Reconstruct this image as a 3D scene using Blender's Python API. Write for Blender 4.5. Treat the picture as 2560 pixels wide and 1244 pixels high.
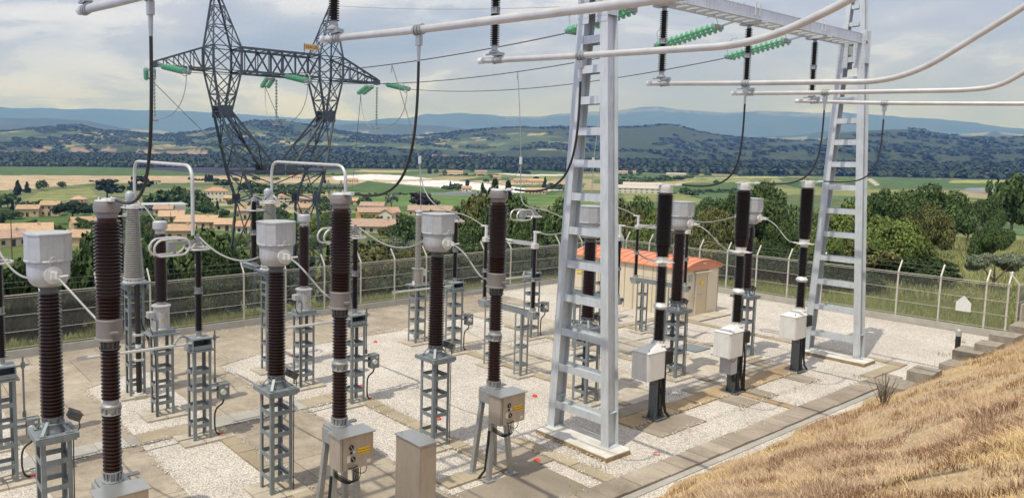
import bpy, math, random
import numpy as np
from mathutils import Vector, Matrix
for o in list(bpy.data.objects): bpy.data.objects.remove(o)
S = bpy.context.scene
COL = S.collection
PI = math.pi
R = math.radians

# ---------------------------------------------------------------- camera
# world: z up, metres, gravel level z = 0; x runs along the walkway, y away across the yard
CAM = Vector((0, 0, 7.2))
AZ, PIT, ROL = 0.9583, math.atan(165/1820), R(0.6)
fw = Vector((math.cos(AZ)*math.cos(PIT), math.sin(AZ)*math.cos(PIT), -math.sin(PIT)))
rt = Vector((math.sin(AZ), -math.cos(AZ), 0)); up = rt.cross(fw)
rt2 = rt*math.cos(ROL) + up*math.sin(ROL); up2 = up*math.cos(ROL) - rt*math.sin(ROL)
cd = bpy.data.cameras.new('camera'); cam = bpy.data.objects.new('camera', cd); COL.objects.link(cam)
M = Matrix((rt2, up2, -fw)).transposed().to_4x4(); M.translation = CAM
cam.matrix_world = M
cd.sensor_width = 36; cd.lens = 1820/2560*36
cd.shift_x = (1280-910)/2560; cd.shift_y = -(622-553)/2560
cd.clip_start = .1; cd.clip_end = 80000
S.camera = cam

# ---------------------------------------------------------------- light
SUNDIR = Vector((-.48, -.07, 1)).normalized()          # towards the sun
SUN_EL = math.asin(SUNDIR.z)
sd = bpy.data.lights.new('sun', 'SUN'); sd.energy = 3.45; sd.angle = R(.6); sd.color = (1, .96, .90)
sun = bpy.data.objects.new('sun', sd); COL.objects.link(sun)
sun.rotation_euler = SUNDIR.to_track_quat('Z', 'Y').to_euler()
W = bpy.data.worlds.new('World'); S.world = W; W.use_nodes = True
nt = W.node_tree; nt.nodes.clear()
def N(t, k, **kw):
    n = t.nodes.new(k)
    for a, b in kw.items(): setattr(n, a, b)
    return n
def L(t, a, b): t.links.new(a, b)
out = N(nt, 'ShaderNodeOutputWorld'); bg = N(nt, 'ShaderNodeBackground'); bg.inputs[1].default_value = .1
sky = N(nt, 'ShaderNodeTexSky', sky_type='NISHITA'); sky.sun_disc = False
sky.sun_elevation = SUN_EL; sky.sun_rotation = math.atan2(SUNDIR.x, SUNDIR.y)
sky.air_density = 1.2; sky.dust_density = 2.5; sky.altitude = 450
tc = N(nt, 'ShaderNodeTexCoord'); sp = N(nt, 'ShaderNodeSeparateXYZ'); L(nt, tc.outputs['Generated'], sp.inputs[0])
# clouds lie on a flat layer: direction divided by its height
mx = N(nt, 'ShaderNodeMath', operation='MAXIMUM'); mx.inputs[1].default_value = .0; L(nt, sp.outputs[2], mx.inputs[0])
ad = N(nt, 'ShaderNodeMath', operation='ADD'); ad.inputs[1].default_value = .07; L(nt, mx.outputs[0], ad.inputs[0])
dx = N(nt, 'ShaderNodeMath', operation='DIVIDE'); L(nt, sp.outputs[0], dx.inputs[0]); L(nt, ad.outputs[0], dx.inputs[1])
dy = N(nt, 'ShaderNodeMath', operation='DIVIDE'); L(nt, sp.outputs[1], dy.inputs[0]); L(nt, ad.outputs[0], dy.inputs[1])
cb = N(nt, 'ShaderNodeCombineXYZ'); L(nt, dx.outputs[0], cb.inputs[0]); L(nt, dy.outputs[0], cb.inputs[1])
def noise(t, vec, scale, detail=6, rough=.55, dist=0., off=None):
    n = N(t, 'ShaderNodeTexNoise'); n.inputs['Scale'].default_value = scale
    n.inputs['Detail'].default_value = detail; n.inputs['Roughness'].default_value = rough; n.inputs['Distortion'].default_value = dist
    if vec is not None: L(t, vec, n.inputs['Vector'])
    return n
def ramp(t, fac, stops, interp='LINEAR'):
    r = N(t, 'ShaderNodeValToRGB'); r.color_ramp.interpolation = interp
    e = r.color_ramp.elements
    while len(e) > 1: e.remove(e[-1])
    e[0].position = stops[0][0]; e[0].color = (*stops[0][1], 1)
    for p, c in stops[1:]:
        q = e.new(p); q.color = (*c, 1)
    L(t, fac, r.inputs[0]); return r
def g3(v): return (v, v, v)
n1 = noise(nt, cb.outputs[0], .42, 9, .58, .35)
m1 = ramp(nt, n1.outputs[0], [(.34, g3(.55)), (.44, g3(.9)), (.6, g3(1.))])
# billows seen side on, stretched along the horizon
mp = N(nt, 'ShaderNodeMapping'); mp.inputs['Scale'].default_value = (2.4, 2.4, 8.5); mp.inputs['Location'].default_value = (3.1, 1.7, .4); L(nt, tc.outputs['Generated'], mp.inputs[0])
n3 = noise(nt, mp.outputs[0], 1.25, 11, .56, .45)
n2 = noise(nt, cb.outputs[0], .9, 8, .6, .5)
n4 = noise(nt, mp.outputs[0], .55, 3, .5, .2)
mq = N(nt, 'ShaderNodeMath', operation='MULTIPLY_ADD'); mq.inputs[1].default_value = .82; L(nt, n3.outputs[0], mq.inputs[0])
mr = N(nt, 'ShaderNodeMath', operation='MULTIPLY_ADD'); mr.inputs[1].default_value = .10; L(nt, n2.outputs[0], mr.inputs[0]); mr.inputs[2].default_value = 0
ms = N(nt, 'ShaderNodeMath', operation='MULTIPLY_ADD'); ms.inputs[1].default_value = .08; L(nt, n4.outputs[0], ms.inputs[0]); L(nt, mr.outputs[0], ms.inputs[2]); L(nt, ms.outputs[0], mq.inputs[2])
cc = ramp(nt, mq.outputs[0], [(.40, (.60, .625, .68)), (.46, (.66, .675, .71)), (.495, (.71, .72, .74)), (.525, (.77, .77, .78)), (.548, (.95, .94, .93)), (.60, (1.05, 1.03, 1.0))])
scl = N(nt, 'ShaderNodeVectorMath', operation='SCALE'); scl.inputs['Scale'].default_value = 9.7; L(nt, cc.outputs[0], scl.inputs[0])
skm = N(nt, 'ShaderNodeVectorMath', operation='SCALE'); skm.inputs['Scale'].default_value = .95; L(nt, sky.outputs[0], skm.inputs[0])
mixs = N(nt, 'ShaderNodeMix', data_type='RGBA'); L(nt, m1.outputs[0], mixs.inputs[0]); L(nt, skm.outputs[0], mixs.inputs[6]); L(nt, scl.outputs[0], mixs.inputs[7])
hr = ramp(nt, sp.outputs[2], [(0, (.34, .37, .60)), (.06, (.335, .36, .56)), (.14, (.335, .36, .515)), (.34, (.44, .455, .50)), (.7, (.48, .485, .50))])
hs = N(nt, 'ShaderNodeVectorMath', operation='MULTIPLY'); L(nt, mixs.outputs[2], hs.inputs[0]); L(nt, hr.outputs[0], hs.inputs[1])
hk = N(nt, 'ShaderNodeVectorMath', operation='SCALE'); hk.inputs['Scale'].default_value = 2.35; L(nt, hs.outputs[0], hk.inputs[0])
L(nt, hk.outputs[0], bg.inputs[0]); L(nt, bg.outputs[0], out.inputs[0])
S.view_settings.view_transform = 'Standard'; S.view_settings.look = 'None'; S.view_settings.exposure = 0.0; S.view_settings.gamma = 1
S.cycles.max_bounces = 5; S.cycles.diffuse_bounces = 2; S.cycles.glossy_bounces = 2; S.cycles.transparent_max_bounces = 8; S.cycles.volume_bounces = 0
S.cycles.use_denoising = True

# ---------------------------------------------------------------- materials
MATS = {}
def mat(name, col, rough=.6, metal=0., var=.0, vscale=8., bump=0., bscale=60., coat=0., col2=None, spec=.5, island=0., detail=5, streak=0.):
    if name in MATS: return MATS[name]
    m = bpy.data.materials.new(name); m.use_nodes = True; t = m.node_tree
    b = t.nodes['Principled BSDF']; b.inputs['Base Color'].default_value = (*col, 1)
    b.inputs['Roughness'].default_value = rough; b.inputs['Metallic'].default_value = metal
    b.inputs['Coat Weight'].default_value = coat; b.inputs['Specular IOR Level'].default_value = spec
    tc = N(t, 'ShaderNodeTexCoord')
    if var or col2 or island:
        c2 = col2 or tuple(c*(1-var) for c in col); c1 = col if col2 else tuple(min(1, c*(1+var)) for c in col)
        nn = noise(t, tc.outputs['Object'], vscale, detail, .6)
        fac = nn.outputs[0]
        if island:
            gi = N(t, 'ShaderNodeNewGeometry'); mm = N(t, 'ShaderNodeMix', data_type='FLOAT'); mm.inputs[0].default_value = island
            L(t, nn.outputs[0], mm.inputs[2]); L(t, gi.outputs['Random Per Island'], mm.inputs[3]); fac = mm.outputs[0]
        r = ramp(t, fac, [(.25, c2), (.75, c1)]); L(t, r.outputs[0], b.inputs['Base Color'])
    if streak:
        mp = N(t, 'ShaderNodeMapping'); mp.inputs['Scale'].default_value = (7, 7, .7); L(t, tc.outputs['Object'], mp.inputs[0]); sn = noise(t, mp.outputs[0], 2.2, 9, .7, .3)
        sr = ramp(t, sn.outputs[0], [(.30, (1-streak, 1-streak*1.1, 1-streak*1.3)), (.46, g3(1-streak*.25)), (.6, g3(1.)), (.8, g3(1.05))])
        sm_ = N(t, 'ShaderNodeMix', data_type='RGBA', blend_type='MULTIPLY'); sm_.inputs[0].default_value = 1; sm_.inputs[6].default_value = (*col, 1)
        if b.inputs['Base Color'].is_linked: L(t, b.inputs['Base Color'].links[0].from_socket, sm_.inputs[6])
        L(t, sr.outputs[0], sm_.inputs[7]); L(t, sm_.outputs[2], b.inputs['Base Color'])
    if bump:
        bn = noise(t, tc.outputs['Object'], bscale, 4, .6); bp = N(t, 'ShaderNodeBump'); bp.inputs['Strength'].default_value = bump
        bp.inputs['Distance'].default_value = .02
        L(t, bn.outputs[0], bp.inputs['Height']); L(t, bp.outputs[0], b.inputs['Normal'])
    MATS[name] = m; return m
porc = mat('brown_porcelain', (.023, .0085, .007), .3, coat=.08, var=.2, vscale=3, spec=.4)
porcd = mat('dark_porcelain', (.014, .0095, .009), .3, coat=.08, spec=.4, var=.2, vscale=3)
porcg = mat('grey_porcelain', (.33, .32, .29), .3, coat=.3, var=.1)
galv = mat('galvanised_steel', (.36, .375, .38), .45, .55, var=.16, vscale=14, bump=.1)
bsteel = mat('blue_grey_steel', (.23, .262, .28), .5, .25, var=.15, vscale=9, streak=.25)
gantrym = mat('gantry_paint', (.55, .59, .63), .5, .1, var=.13, vscale=1.6, bump=.08, detail=12, streak=.26)
alu = mat('aluminium_tube', (.56, .55, .54), .42, .45, var=.16, vscale=3, detail=10)
aluw = mat('bright_cast_aluminium', (.68, .68, .67), .42, .25, var=.08, vscale=12)
headm = mat('silver_grey_paint', (.46, .47, .485), .45, .25, var=.12, vscale=4, detail=10, bump=.05, streak=.3)
capg = mat('dark_grey_cast', (.10, .097, .094), .5, .15, var=.15, vscale=10)
whitep = mat('white_paint', (.70, .70, .69), .45, var=.05, vscale=4, streak=.16)
stain = mat('stainless_steel', (.47, .42, .37), .42, .55, var=.08, vscale=4, streak=.22)
black = mat('black_cable', (.012, .012, .013), .5)
rub = mat('dark_cover', (.03, .028, .027), .6)
greyc = mat('stranded_aluminium', (.34, .34, .32), .5, .4)
pylm = mat('pylon_blue_paint', (.065, .083, .10), .5, .2, var=.3, vscale=2)
glassg = mat('green_glass', (.14, .42, .25), .1, coat=.5, var=.25, vscale=20)
yel = mat('yellow_label', (.85, .55, .02), .5)
ink = mat('label_ink', (.05, .03, .01), .6)
orangem = mat('sign_orange', (.74, .42, .15), .6)
redp = mat('red_plastic', (.75, .05, .02), .4)
wht = mat('white_label', (.62, .60, .56), .5)
conc = mat('pale_concrete', (.50, .455, .375), .9, var=.14, vscale=2.2, bump=.3, bscale=40)
bark = mat('bark', (.12, .09, .065), .9, var=.3, vscale=6)
concg = mat('grey_concrete', (.40, .385, .35), .9, var=.14, vscale=3, bump=.3)

# ---------------------------------------------------------------- mesh builder
class MB:
    def __init__(s): s.v = []; s.f = []
    def add(s, vs, fs, M=None):
        k = len(s.v)
        s.v += [tuple(M @ Vector(p)) for p in vs] if M is not None else [tuple(p) for p in vs]
        s.f += [tuple(i+k for i in f) for f in fs]; return s
    def box(s, c, d, M=None):
        x, y, z = c; a, b, h = d[0]/2, d[1]/2, d[2]/2
        vs = [(x+i*a, y+j*b, z+k*h) for k in (-1, 1) for j in (-1, 1) for i in (-1, 1)]
        return s.add(vs, [(0, 2, 3, 1), (4, 5, 7, 6), (0, 1, 5, 4), (2, 6, 7, 3), (0, 4, 6, 2), (1, 3, 7, 5)], M)
    def bar(s, p, q, w, h=None, upv=(0, 0, 1)):
        p, q = Vector(p), Vector(q); d = q-p; h = h or w
        if d.length < 1e-6: return s
        z = d.normalized(); u = Vector(upv)
        if abs(z.dot(u)) > .98: u = Vector((0, 1, 0))
        x = u.cross(z).normalized(); y = z.cross(x)
        vs = [e + x*(i*w/2) + y*(j*h/2) for e in (p, q) for j in (-1, 1) for i in (-1, 1)]
        return s.add(vs, [(0, 2, 3, 1), (4, 5, 7, 6), (0, 1, 5, 4), (2, 6, 7, 3), (0, 4, 6, 2), (1, 3, 7, 5)])
    def angle(s, p, q, w, t=.01, dx=1, dy=1):   # L section: two thin plates
        s.bar(Vector(p)+Vector((dx*w/2, 0, 0)), Vector(q)+Vector((dx*w/2, 0, 0)), w, t, (0, 1, 0)) if False else None
        p, q = Vector(p), Vector(q)
        for a in ((dx*w/2, 0, w, t), (0, dy*w/2, t, w)):
            o = Vector((a[0], a[1], 0)); k = len(s.v)
            vs = [e+o+Vector((i*a[2]/2, j*a[3]/2, 0)) for e in (p, q) for j in (-1, 1) for i in (-1, 1)]
            s.add(vs, [(0, 2, 3, 1), (4, 5, 7, 6), (0, 1, 5, 4), (2, 6, 7, 3), (0, 4, 6, 2), (1, 3, 7, 5)])
        return s
    def lathe(s, prof, n=20, o=(0, 0, 0), cap=True, M=None, ph=0.):
        vs = []; fs = []
        for r, z in prof:
            for i in range(n):
                a = 2*PI*i/n+ph; vs.append((o[0]+r*math.cos(a), o[1]+r*math.sin(a), o[2]+z))
        for j in range(len(prof)-1):
            for i in range(n):
                a, b = j*n+i, j*n+(i+1) % n; fs.append((a, b, b+n, a+n))
        if cap: fs += [tuple(range(n-1, -1, -1)), tuple(range(len(vs)-n, len(vs)))]
        return s.add(vs, fs, M)
    def cyl(s, p, q, r, r2=None, n=12):
        p, q = Vector(p), Vector(q); d = q-p; r2 = r if r2 is None else r2
        M = Matrix.Translation(p) @ d.to_track_quat('Z', 'Y').to_matrix().to_4x4()
        return s.lathe([(r, 0), (r2, d.length)], n, M=M)
    def tube(s, pts, r, n=8, closed=False):
        pts = [Vector(p) for p in pts]; m = len(pts); rings = []; prev = None
        for i, p in enumerate(pts):
            if closed: t = (pts[(i+1) % m]-pts[i-1]).normalized()
            else: t = (pts[min(i+1, m-1)]-pts[max(i-1, 0)]).normalized()
            if prev is None:
                u = Vector((0, 0, 1)) if abs(t.z) < .9 else Vector((1, 0, 0)); x = u.cross(t).normalized()
            else: x = (prev - t*prev.dot(t)).normalized()
            prev = x; y = t.cross(x); rings.append([p + x*(r*math.cos(2*PI*k/n)) + y*(r*math.sin(2*PI*k/n)) for k in range(n)])
        vs = [v for g in rings for v in g]; fs = []
        for j in range(m if closed else m-1):
            a0, b0 = j*n, ((j+1) % m)*n
            for i in range(n): fs.append((a0+i, a0+(i+1) % n, b0+(i+1) % n, b0+i))
        if not closed: fs += [tuple(range(n-1, -1, -1)), tuple(range((m-1)*n, m*n))]
        return s.add(vs, fs)
    def prism(s, poly, z0, z1, M=None):
        n = len(poly); vs = [(x, y, z0) for x, y in poly] + [(x, y, z1) for x, y in poly]
        return s.add(vs, [tuple(range(n-1, -1, -1)), tuple(range(n, 2*n))] + [(i, (i+1) % n, (i+1) % n+n, i+n) for i in range(n)], M)
    def quad(s, a, b, c, d): return s.add([a, b, c, d], [(0, 1, 2, 3)])
    def build(s, name, m, parent=None, smooth=True, ang=35, label=None):
        me = bpy.data.meshes.new(name); me.from_pydata(s.v, [], s.f); me.validate(); me.update()
        if smooth:
            me.polygons.foreach_set('use_smooth', [True]*len(me.polygons)); me.set_sharp_from_angle(angle=R(ang))
        me.materials.append(m)
        o = bpy.data.objects.new(name, me); COL.objects.link(o)
        if parent: o.parent = parent
        if label: o['label'] = label
        return o
def npmesh(name, co, faces, m, parent=None, smooth=False):
    co = np.asarray(co, dtype=np.float32); faces = np.asarray(faces, dtype=np.int32); k = faces.shape[1]
    me = bpy.data.meshes.new(name); me.vertices.add(len(co)); me.vertices.foreach_set('co', co.ravel())
    me.loops.add(faces.size); me.loops.foreach_set('vertex_index', faces.ravel())
    me.polygons.add(len(faces)); me.polygons.foreach_set('loop_start', np.arange(0, faces.size, k, dtype=np.int32))
    if smooth: me.polygons.foreach_set('use_smooth', np.ones(len(faces), bool))
    me.update(calc_edges=True); me.validate()
    if m: me.materials.append(m)
    o = bpy.data.objects.new(name, me); COL.objects.link(o)
    if parent: o.parent = parent
    return o
def tag(o, label, cat, group=None, kind=None):
    if label: o['label'] = label
    if cat: o['category'] = cat
    if group: o['group'] = group
    if kind: o['kind'] = kind
    return o
def struct(o): o['kind'] = 'structure'; return o
def thing(name, loc, label, cat, group=None, rz=0.):
    o = bpy.data.objects.new(name, None); COL.objects.link(o); o.location = loc; o.rotation_euler = (0, 0, rz)
    o.empty_display_size = .2
    return tag(o, label, cat, group)
def dup(root, loc, label=None, rz=None, group=None, scale=None, nm=None):
    def cp(o, par):
        c = o.copy(); COL.objects.link(c); c.parent = par
        for ch in o.children: cp(ch, c)
        return c
    c = root.copy(); COL.objects.link(c); c.location = loc
    if rz is not None: c.rotation_euler = (0, 0, rz)
    if scale is not None: c.scale = scale if hasattr(scale, '__len__') else (scale,)*3
    if label: c['label'] = label
    if group: c['group'] = group
    for ch in root.children: cp(ch, c)
    return c
def bez(p0, p1, p2, p3, n=18):
    P = [Vector(p) for p in (p0, p1, p2, p3)]; r = []
    for i in range(n+1):
        t = i/n; u = 1-t; r.append(P[0]*u**3 + P[1]*3*u*u*t + P[2]*3*u*t*t + P[3]*t**3)
    return r
def sag(p, q, s, n=16):
    p, q = Vector(p), Vector(q)
    return [p.lerp(q, i/n) - Vector((0, 0, 4*s*(i/n)*(1-i/n))) for i in range(n+1)]
def fillet(pts, r, n=6):
    pts = [Vector(p) for p in pts]; o = [pts[0]]
    for i in range(1, len(pts)-1):
        a, b, c = pts[i-1], pts[i], pts[i+1]; u = (a-b); v = (c-b); k = min(r, u.length*.49, v.length*.49)
        p, q = b+u.normalized()*k, b+v.normalized()*k
        for j in range(n+1):
            t = j/n; o.append(p*(1-t)**2 + b*2*t*(1-t) + q*t*t)
    return o + [pts[-1]]
def sheds(z0, z1, n, rc, rs, rc2=None, rs2=None):
    rc2 = rc if rc2 is None else rc2; rs2 = rs if rs2 is None else rs2; p = (z1-z0)/n; pr = [(rc, z0)]
    for k in range(n):
        t = k/n; a = rc+(rc2-rc)*t; b = rs+(rs2-rs)*t; z = z0+k*p
        pr += [(a, z+.12*p), (b*.985, z+.22*p), (b, z+.34*p), (a*1.04, z+.66*p)]
    return pr + [(rc2, z1)]
# ---------------------------------------------------------------- terrain (one sheet out to the mountains)
RNG = np.random.default_rng(7)
def _hash(ix, iy, s=0):
    v = np.sin(ix*127.1 + iy*311.7 + s*74.7)*43758.5453
    return v-np.floor(v)
def vnoise(x, y, s=0):
    ix, iy = np.floor(x), np.floor(y); fx, fy = x-ix, y-iy; fx = fx*fx*(3-2*fx); fy = fy*fy*(3-2*fy)
    a = _hash(ix, iy, s)*(1-fx)+_hash(ix+1, iy, s)*fx; b = _hash(ix, iy+1, s)*(1-fx)+_hash(ix+1, iy+1, s)*fx
    return a*(1-fy)+b*fy
def fbm(x, y, o=4, s=0):
    r = 0; a = .5; t = 0
    for k in range(o): r = r+a*vnoise(x*2**k, y*2**k, s+k*3.1); t += a; a *= .5
    return r/t
SX0, SX1, SY0, SY1 = -12., 38.25, 8.5, 27.6
FAR = np.array([(-900, 285), (-300, 283), (0, 277), (200, 277), (340, 283), (480, 283), (560, 288), (640, 292), (760, 300), (850, 304), (940, 305), (1010, 304), (1060, 294), (1150, 289), (1200, 292), (1250, 293), (1350, 292), (1390, 286), (1440, 285), (1510, 284), (1550, 280), (1600, 273), (1640, 272), (1700, 277), (1800, 283), (1880, 280), (1960, 284), (2040, 290), (2080, 287), (2160, 291), (2240, 300), (2320, 305), (2420, 314), (2490, 324), (2560, 332), (2700, 345), (3100, 380)])
R2 = np.array([(-900, 315), (-100, 312), (0, 299), (130, 298), (220, 304), (300, 322), (380, 330), (470, 335), (700, 335), (800, 318), (900, 312), (1000, 312), (1100, 320), (1180, 326), (1240, 317), (1300, 322), (1380, 330), (1500, 340), (1700, 348), (1820, 342), (1900, 342), (1980, 340), (2050, 331), (2130, 332), (2180, 345), (2280, 346), (2400, 338), (2475, 329), (2540, 336), (2650, 345), (3100, 370)])
R1 = np.array([(-900, 340), (-100, 336), (0, 335), (150, 322), (200, 318), (260, 332), (400, 342), (500, 335), (560, 322), (640, 309), (700, 308), (760, 318), (850, 334), (930, 346), (1060, 344), (1150, 334), (1280, 325), (1400, 325), (1530, 328), (1640, 323), (1670, 321), (1700, 327), (1740, 338), (1800, 347), (1900, 353), (1980, 358), (2050, 356), (2090, 340), (2150, 333), (2230, 331), (2285, 332), (2320, 341), (2380, 346), (2500, 350), (2700, 356), (3100, 372)])
def vpx(az): return 910+1820*np.tan(np.clip(AZ-az, -1.2, 1.2))       # bearing -> column of the skyline tables
def zof(tab, az, r):
    p = vpx(az); y = np.interp(p, tab[:, 0], tab[:, 1]); hor = 388+.0105*(p-910)
    return 7.2 + (hor-y)/1835*r*np.cos(AZ-az)
PL = ([0, 1.5, 4, 12, 20, 50, 120, 220, 370, 570], [0, -.2, -1., -2.6, -4.5, -12, -19, -21.5, -26, -28])
PR = ([0, 3, 20, 40, 80, 110, 210, 360, 560], [-.05, -.1, -.8, -1.6, -3.6, -5, -18, -27, -28])
def plain_z(x, y):
    d = np.hypot(np.maximum(0, np.maximum(SX0-x, x-SX1)), np.maximum(0, np.maximum(SY0-y, y-SY1)))
    az = np.arctan2(y, x); t = np.clip((.70-az)/.33, 0, 1); t = t*t*(3-2*t)
    z = np.interp(d, *PL)*(1-t)+np.interp(d, *PR)*t
    return z + np.clip((d-6)/60, 0, 1)*(fbm(x/30, y/30, 3)-.5)*1.2*np.clip((700-d)/300, 0, 1) - .06
def sm(a, b, r): t = np.clip((r-a)/(b-a), 0, 1); return t*t*(3-2*t)
def terrain_z(x, y):
    r = np.hypot(x, y); az = np.arctan2(y, x)
    z = plain_z(x, y)
    esc = 30+18*(fbm(az*14, r*0+1.3, 2, 5)-.4)*2                         # river terrace behind the woods
    e1 = 2700+700*fbm(az*9, r*0+.3, 3, 2)
    h = -28 + sm(e1, e1+260, r)*(esc+26) + sm(e1+200, 5400, r)*(zof(R1, az, 5600)-esc+2) + sm(3000, 5600, r)*(fbm(x/420, y/420, 4, 3)-.5)*46
    k1 = np.exp(-((r-5600)/900)**2)
    h = h*(1-k1)+k1*(zof(R1, az, 5600)+(fbm(x/160, y/160, 4, 8)-.5)*22)
    h = h*(1-sm(5700, 7600, r)) + (-10)*sm(5700, 7600, r)
    k2 = np.exp(-((r-11000)/1900)**2)
    h2 = zof(R2, az, 11000)+(fbm(x/500, y/500, 4, 4)-.5)*60
    h = h + sm(7000, 9500, r)*(1-sm(11500, 15500, r))*(h2+10)*np.minimum(1, k2*1.05)
    k3 = sm(13500, 21000, r)
    h3 = zof(FAR, az, 21500)+(fbm(x/900, y/900, 5, 6)-.5)*120*(1-sm(20000, 21500, r)) + (fbm(x/2600, y/1500, 4, 9)-.5)*420*(1-sm(19500, 21500, r))
    h = h*(1-k3)+h3*k3
    h = np.where(r < 2750, -28+sm(2050, 2750, r)*20+0*h, np.maximum(h, -8+0*h)); return np.where(r > 1900, h, z)
def inpoly(x, y, P):
    r = np.zeros(x.shape, bool); n = len(P); j = n-1
    for i in range(n):
        xi, yi = P[i]; xj, yj = P[j]
        if yi != yj: r ^= ((yi > y) != (yj > y)) & (x < (xj-xi)*(y-yi)/(yj-yi)+xi)
        j = i
    return r
G_ = {'green': (.075, .125, .045), 'bgreen': (.105, .17, .05), 'dgreen': (.04, .085, .03), 'tan': (.40, .315, .215), 'lav': (.050, .048, .068), 'mown': (.20, .215, .085), 'white': (.62, .62, .62),
      'straw': (.36, .30, .15), 'track': (.42, .37, .29), 'net': (.16, .18, .19), 'orch': (.045, .085, .03), 'yellow': (.28, .29, .09), 'grey': (.22, .22, .22)}
PARCELS = [('tan', [(149, 1204), (483, 1075), (531, 979), (678, 978), (708, 814), (625, 718), (375, 834), (224, 862), (149, 764), (89, 722)]), ('green', [(244, 2121), (525, 1842), (501, 1115), (149, 1204)]), ('lav', [(525, 1842), (734, 2015), (1391, 2030), (1144, 1650), (616, 1136), (510, 1136)]), ('mown', [(99, 563), (137, 701), (197, 763), (159, 596), (119, 544)]), ('green', [(430, 650), (583, 822), (505, 562), (456, 501), (382, 564)]), ('bgreen', [(360, 544), (588, 443), (458, 344), (267, 404)]), ('white', [(644, 1010), (803, 1119), (807, 1038), (736, 860), (659, 847), (557, 863)]), ('white', [(569, 766), (714, 812), (683, 697), (617, 554), (641, 524), (536, 497), (539, 586)]), ('white', [(1128, 1140), (1118, 1016), (1223, 991), (1143, 926), (1029, 955)]), ('net', [(450, 535), (566, 536), (489, 458), (432, 505)]), ('tan', [(744, 785), (867, 710), (776, 635), (665, 650)]), ('green', [(1250, 1438), (1874, 1474), (1384, 1088), (984, 1107)]), ('tan', [(1863, 1362), (2084, 1279), (1724, 1057), (1427, 1043)]), ('straw', [(1887, 1158), (2181, 1108), (1719, 874), (1514, 891)]), ('green', [(1324, 968), (1484, 929), (1154, 753), (990, 723)]), ('vine', [(1337, 795), (1643, 766), (1355, 605), (1160, 558), (1019, 624)]), ('green', [(972, 608), (1139, 566), (905, 459), (740, 391), (706, 441)]), ('straw', [(950, 632), (1103, 648), (939, 575), (850, 554)]), ('orch', [(1826, 958), (3171, 721), (2246, 510), (1544, 793)]), ('green', [(1666, 623), (2440, 554), (1232, 279), (1073, 391)]), ('straw', [(2061, 624), (2181, 559), (1881, 482), (1785, 537)]), ('yellow', [(1706, 491), (1851, 444), (1572, 377), (1475, 429)]), ('orch2', [(1394, 657), (1666, 623), (1067, 394), (948, 441)]), ('track', [(1598, 594), (1650, 603), (1228, 438), (1164, 420)]), ('grey', [(1212, 335), (1270, 325), (1095, 272), (1031, 281)]), ('white', [(3059, 904), (3104, 787), (2882, 732), (2760, 805)]), ('straw', [(1017, 1467), (1091, 1371), (929, 1181), (872, 1258)]), ('dgreen', [(319, 2765), (1459, 3071), (1030, 2169), (252, 2184)])]
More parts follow.
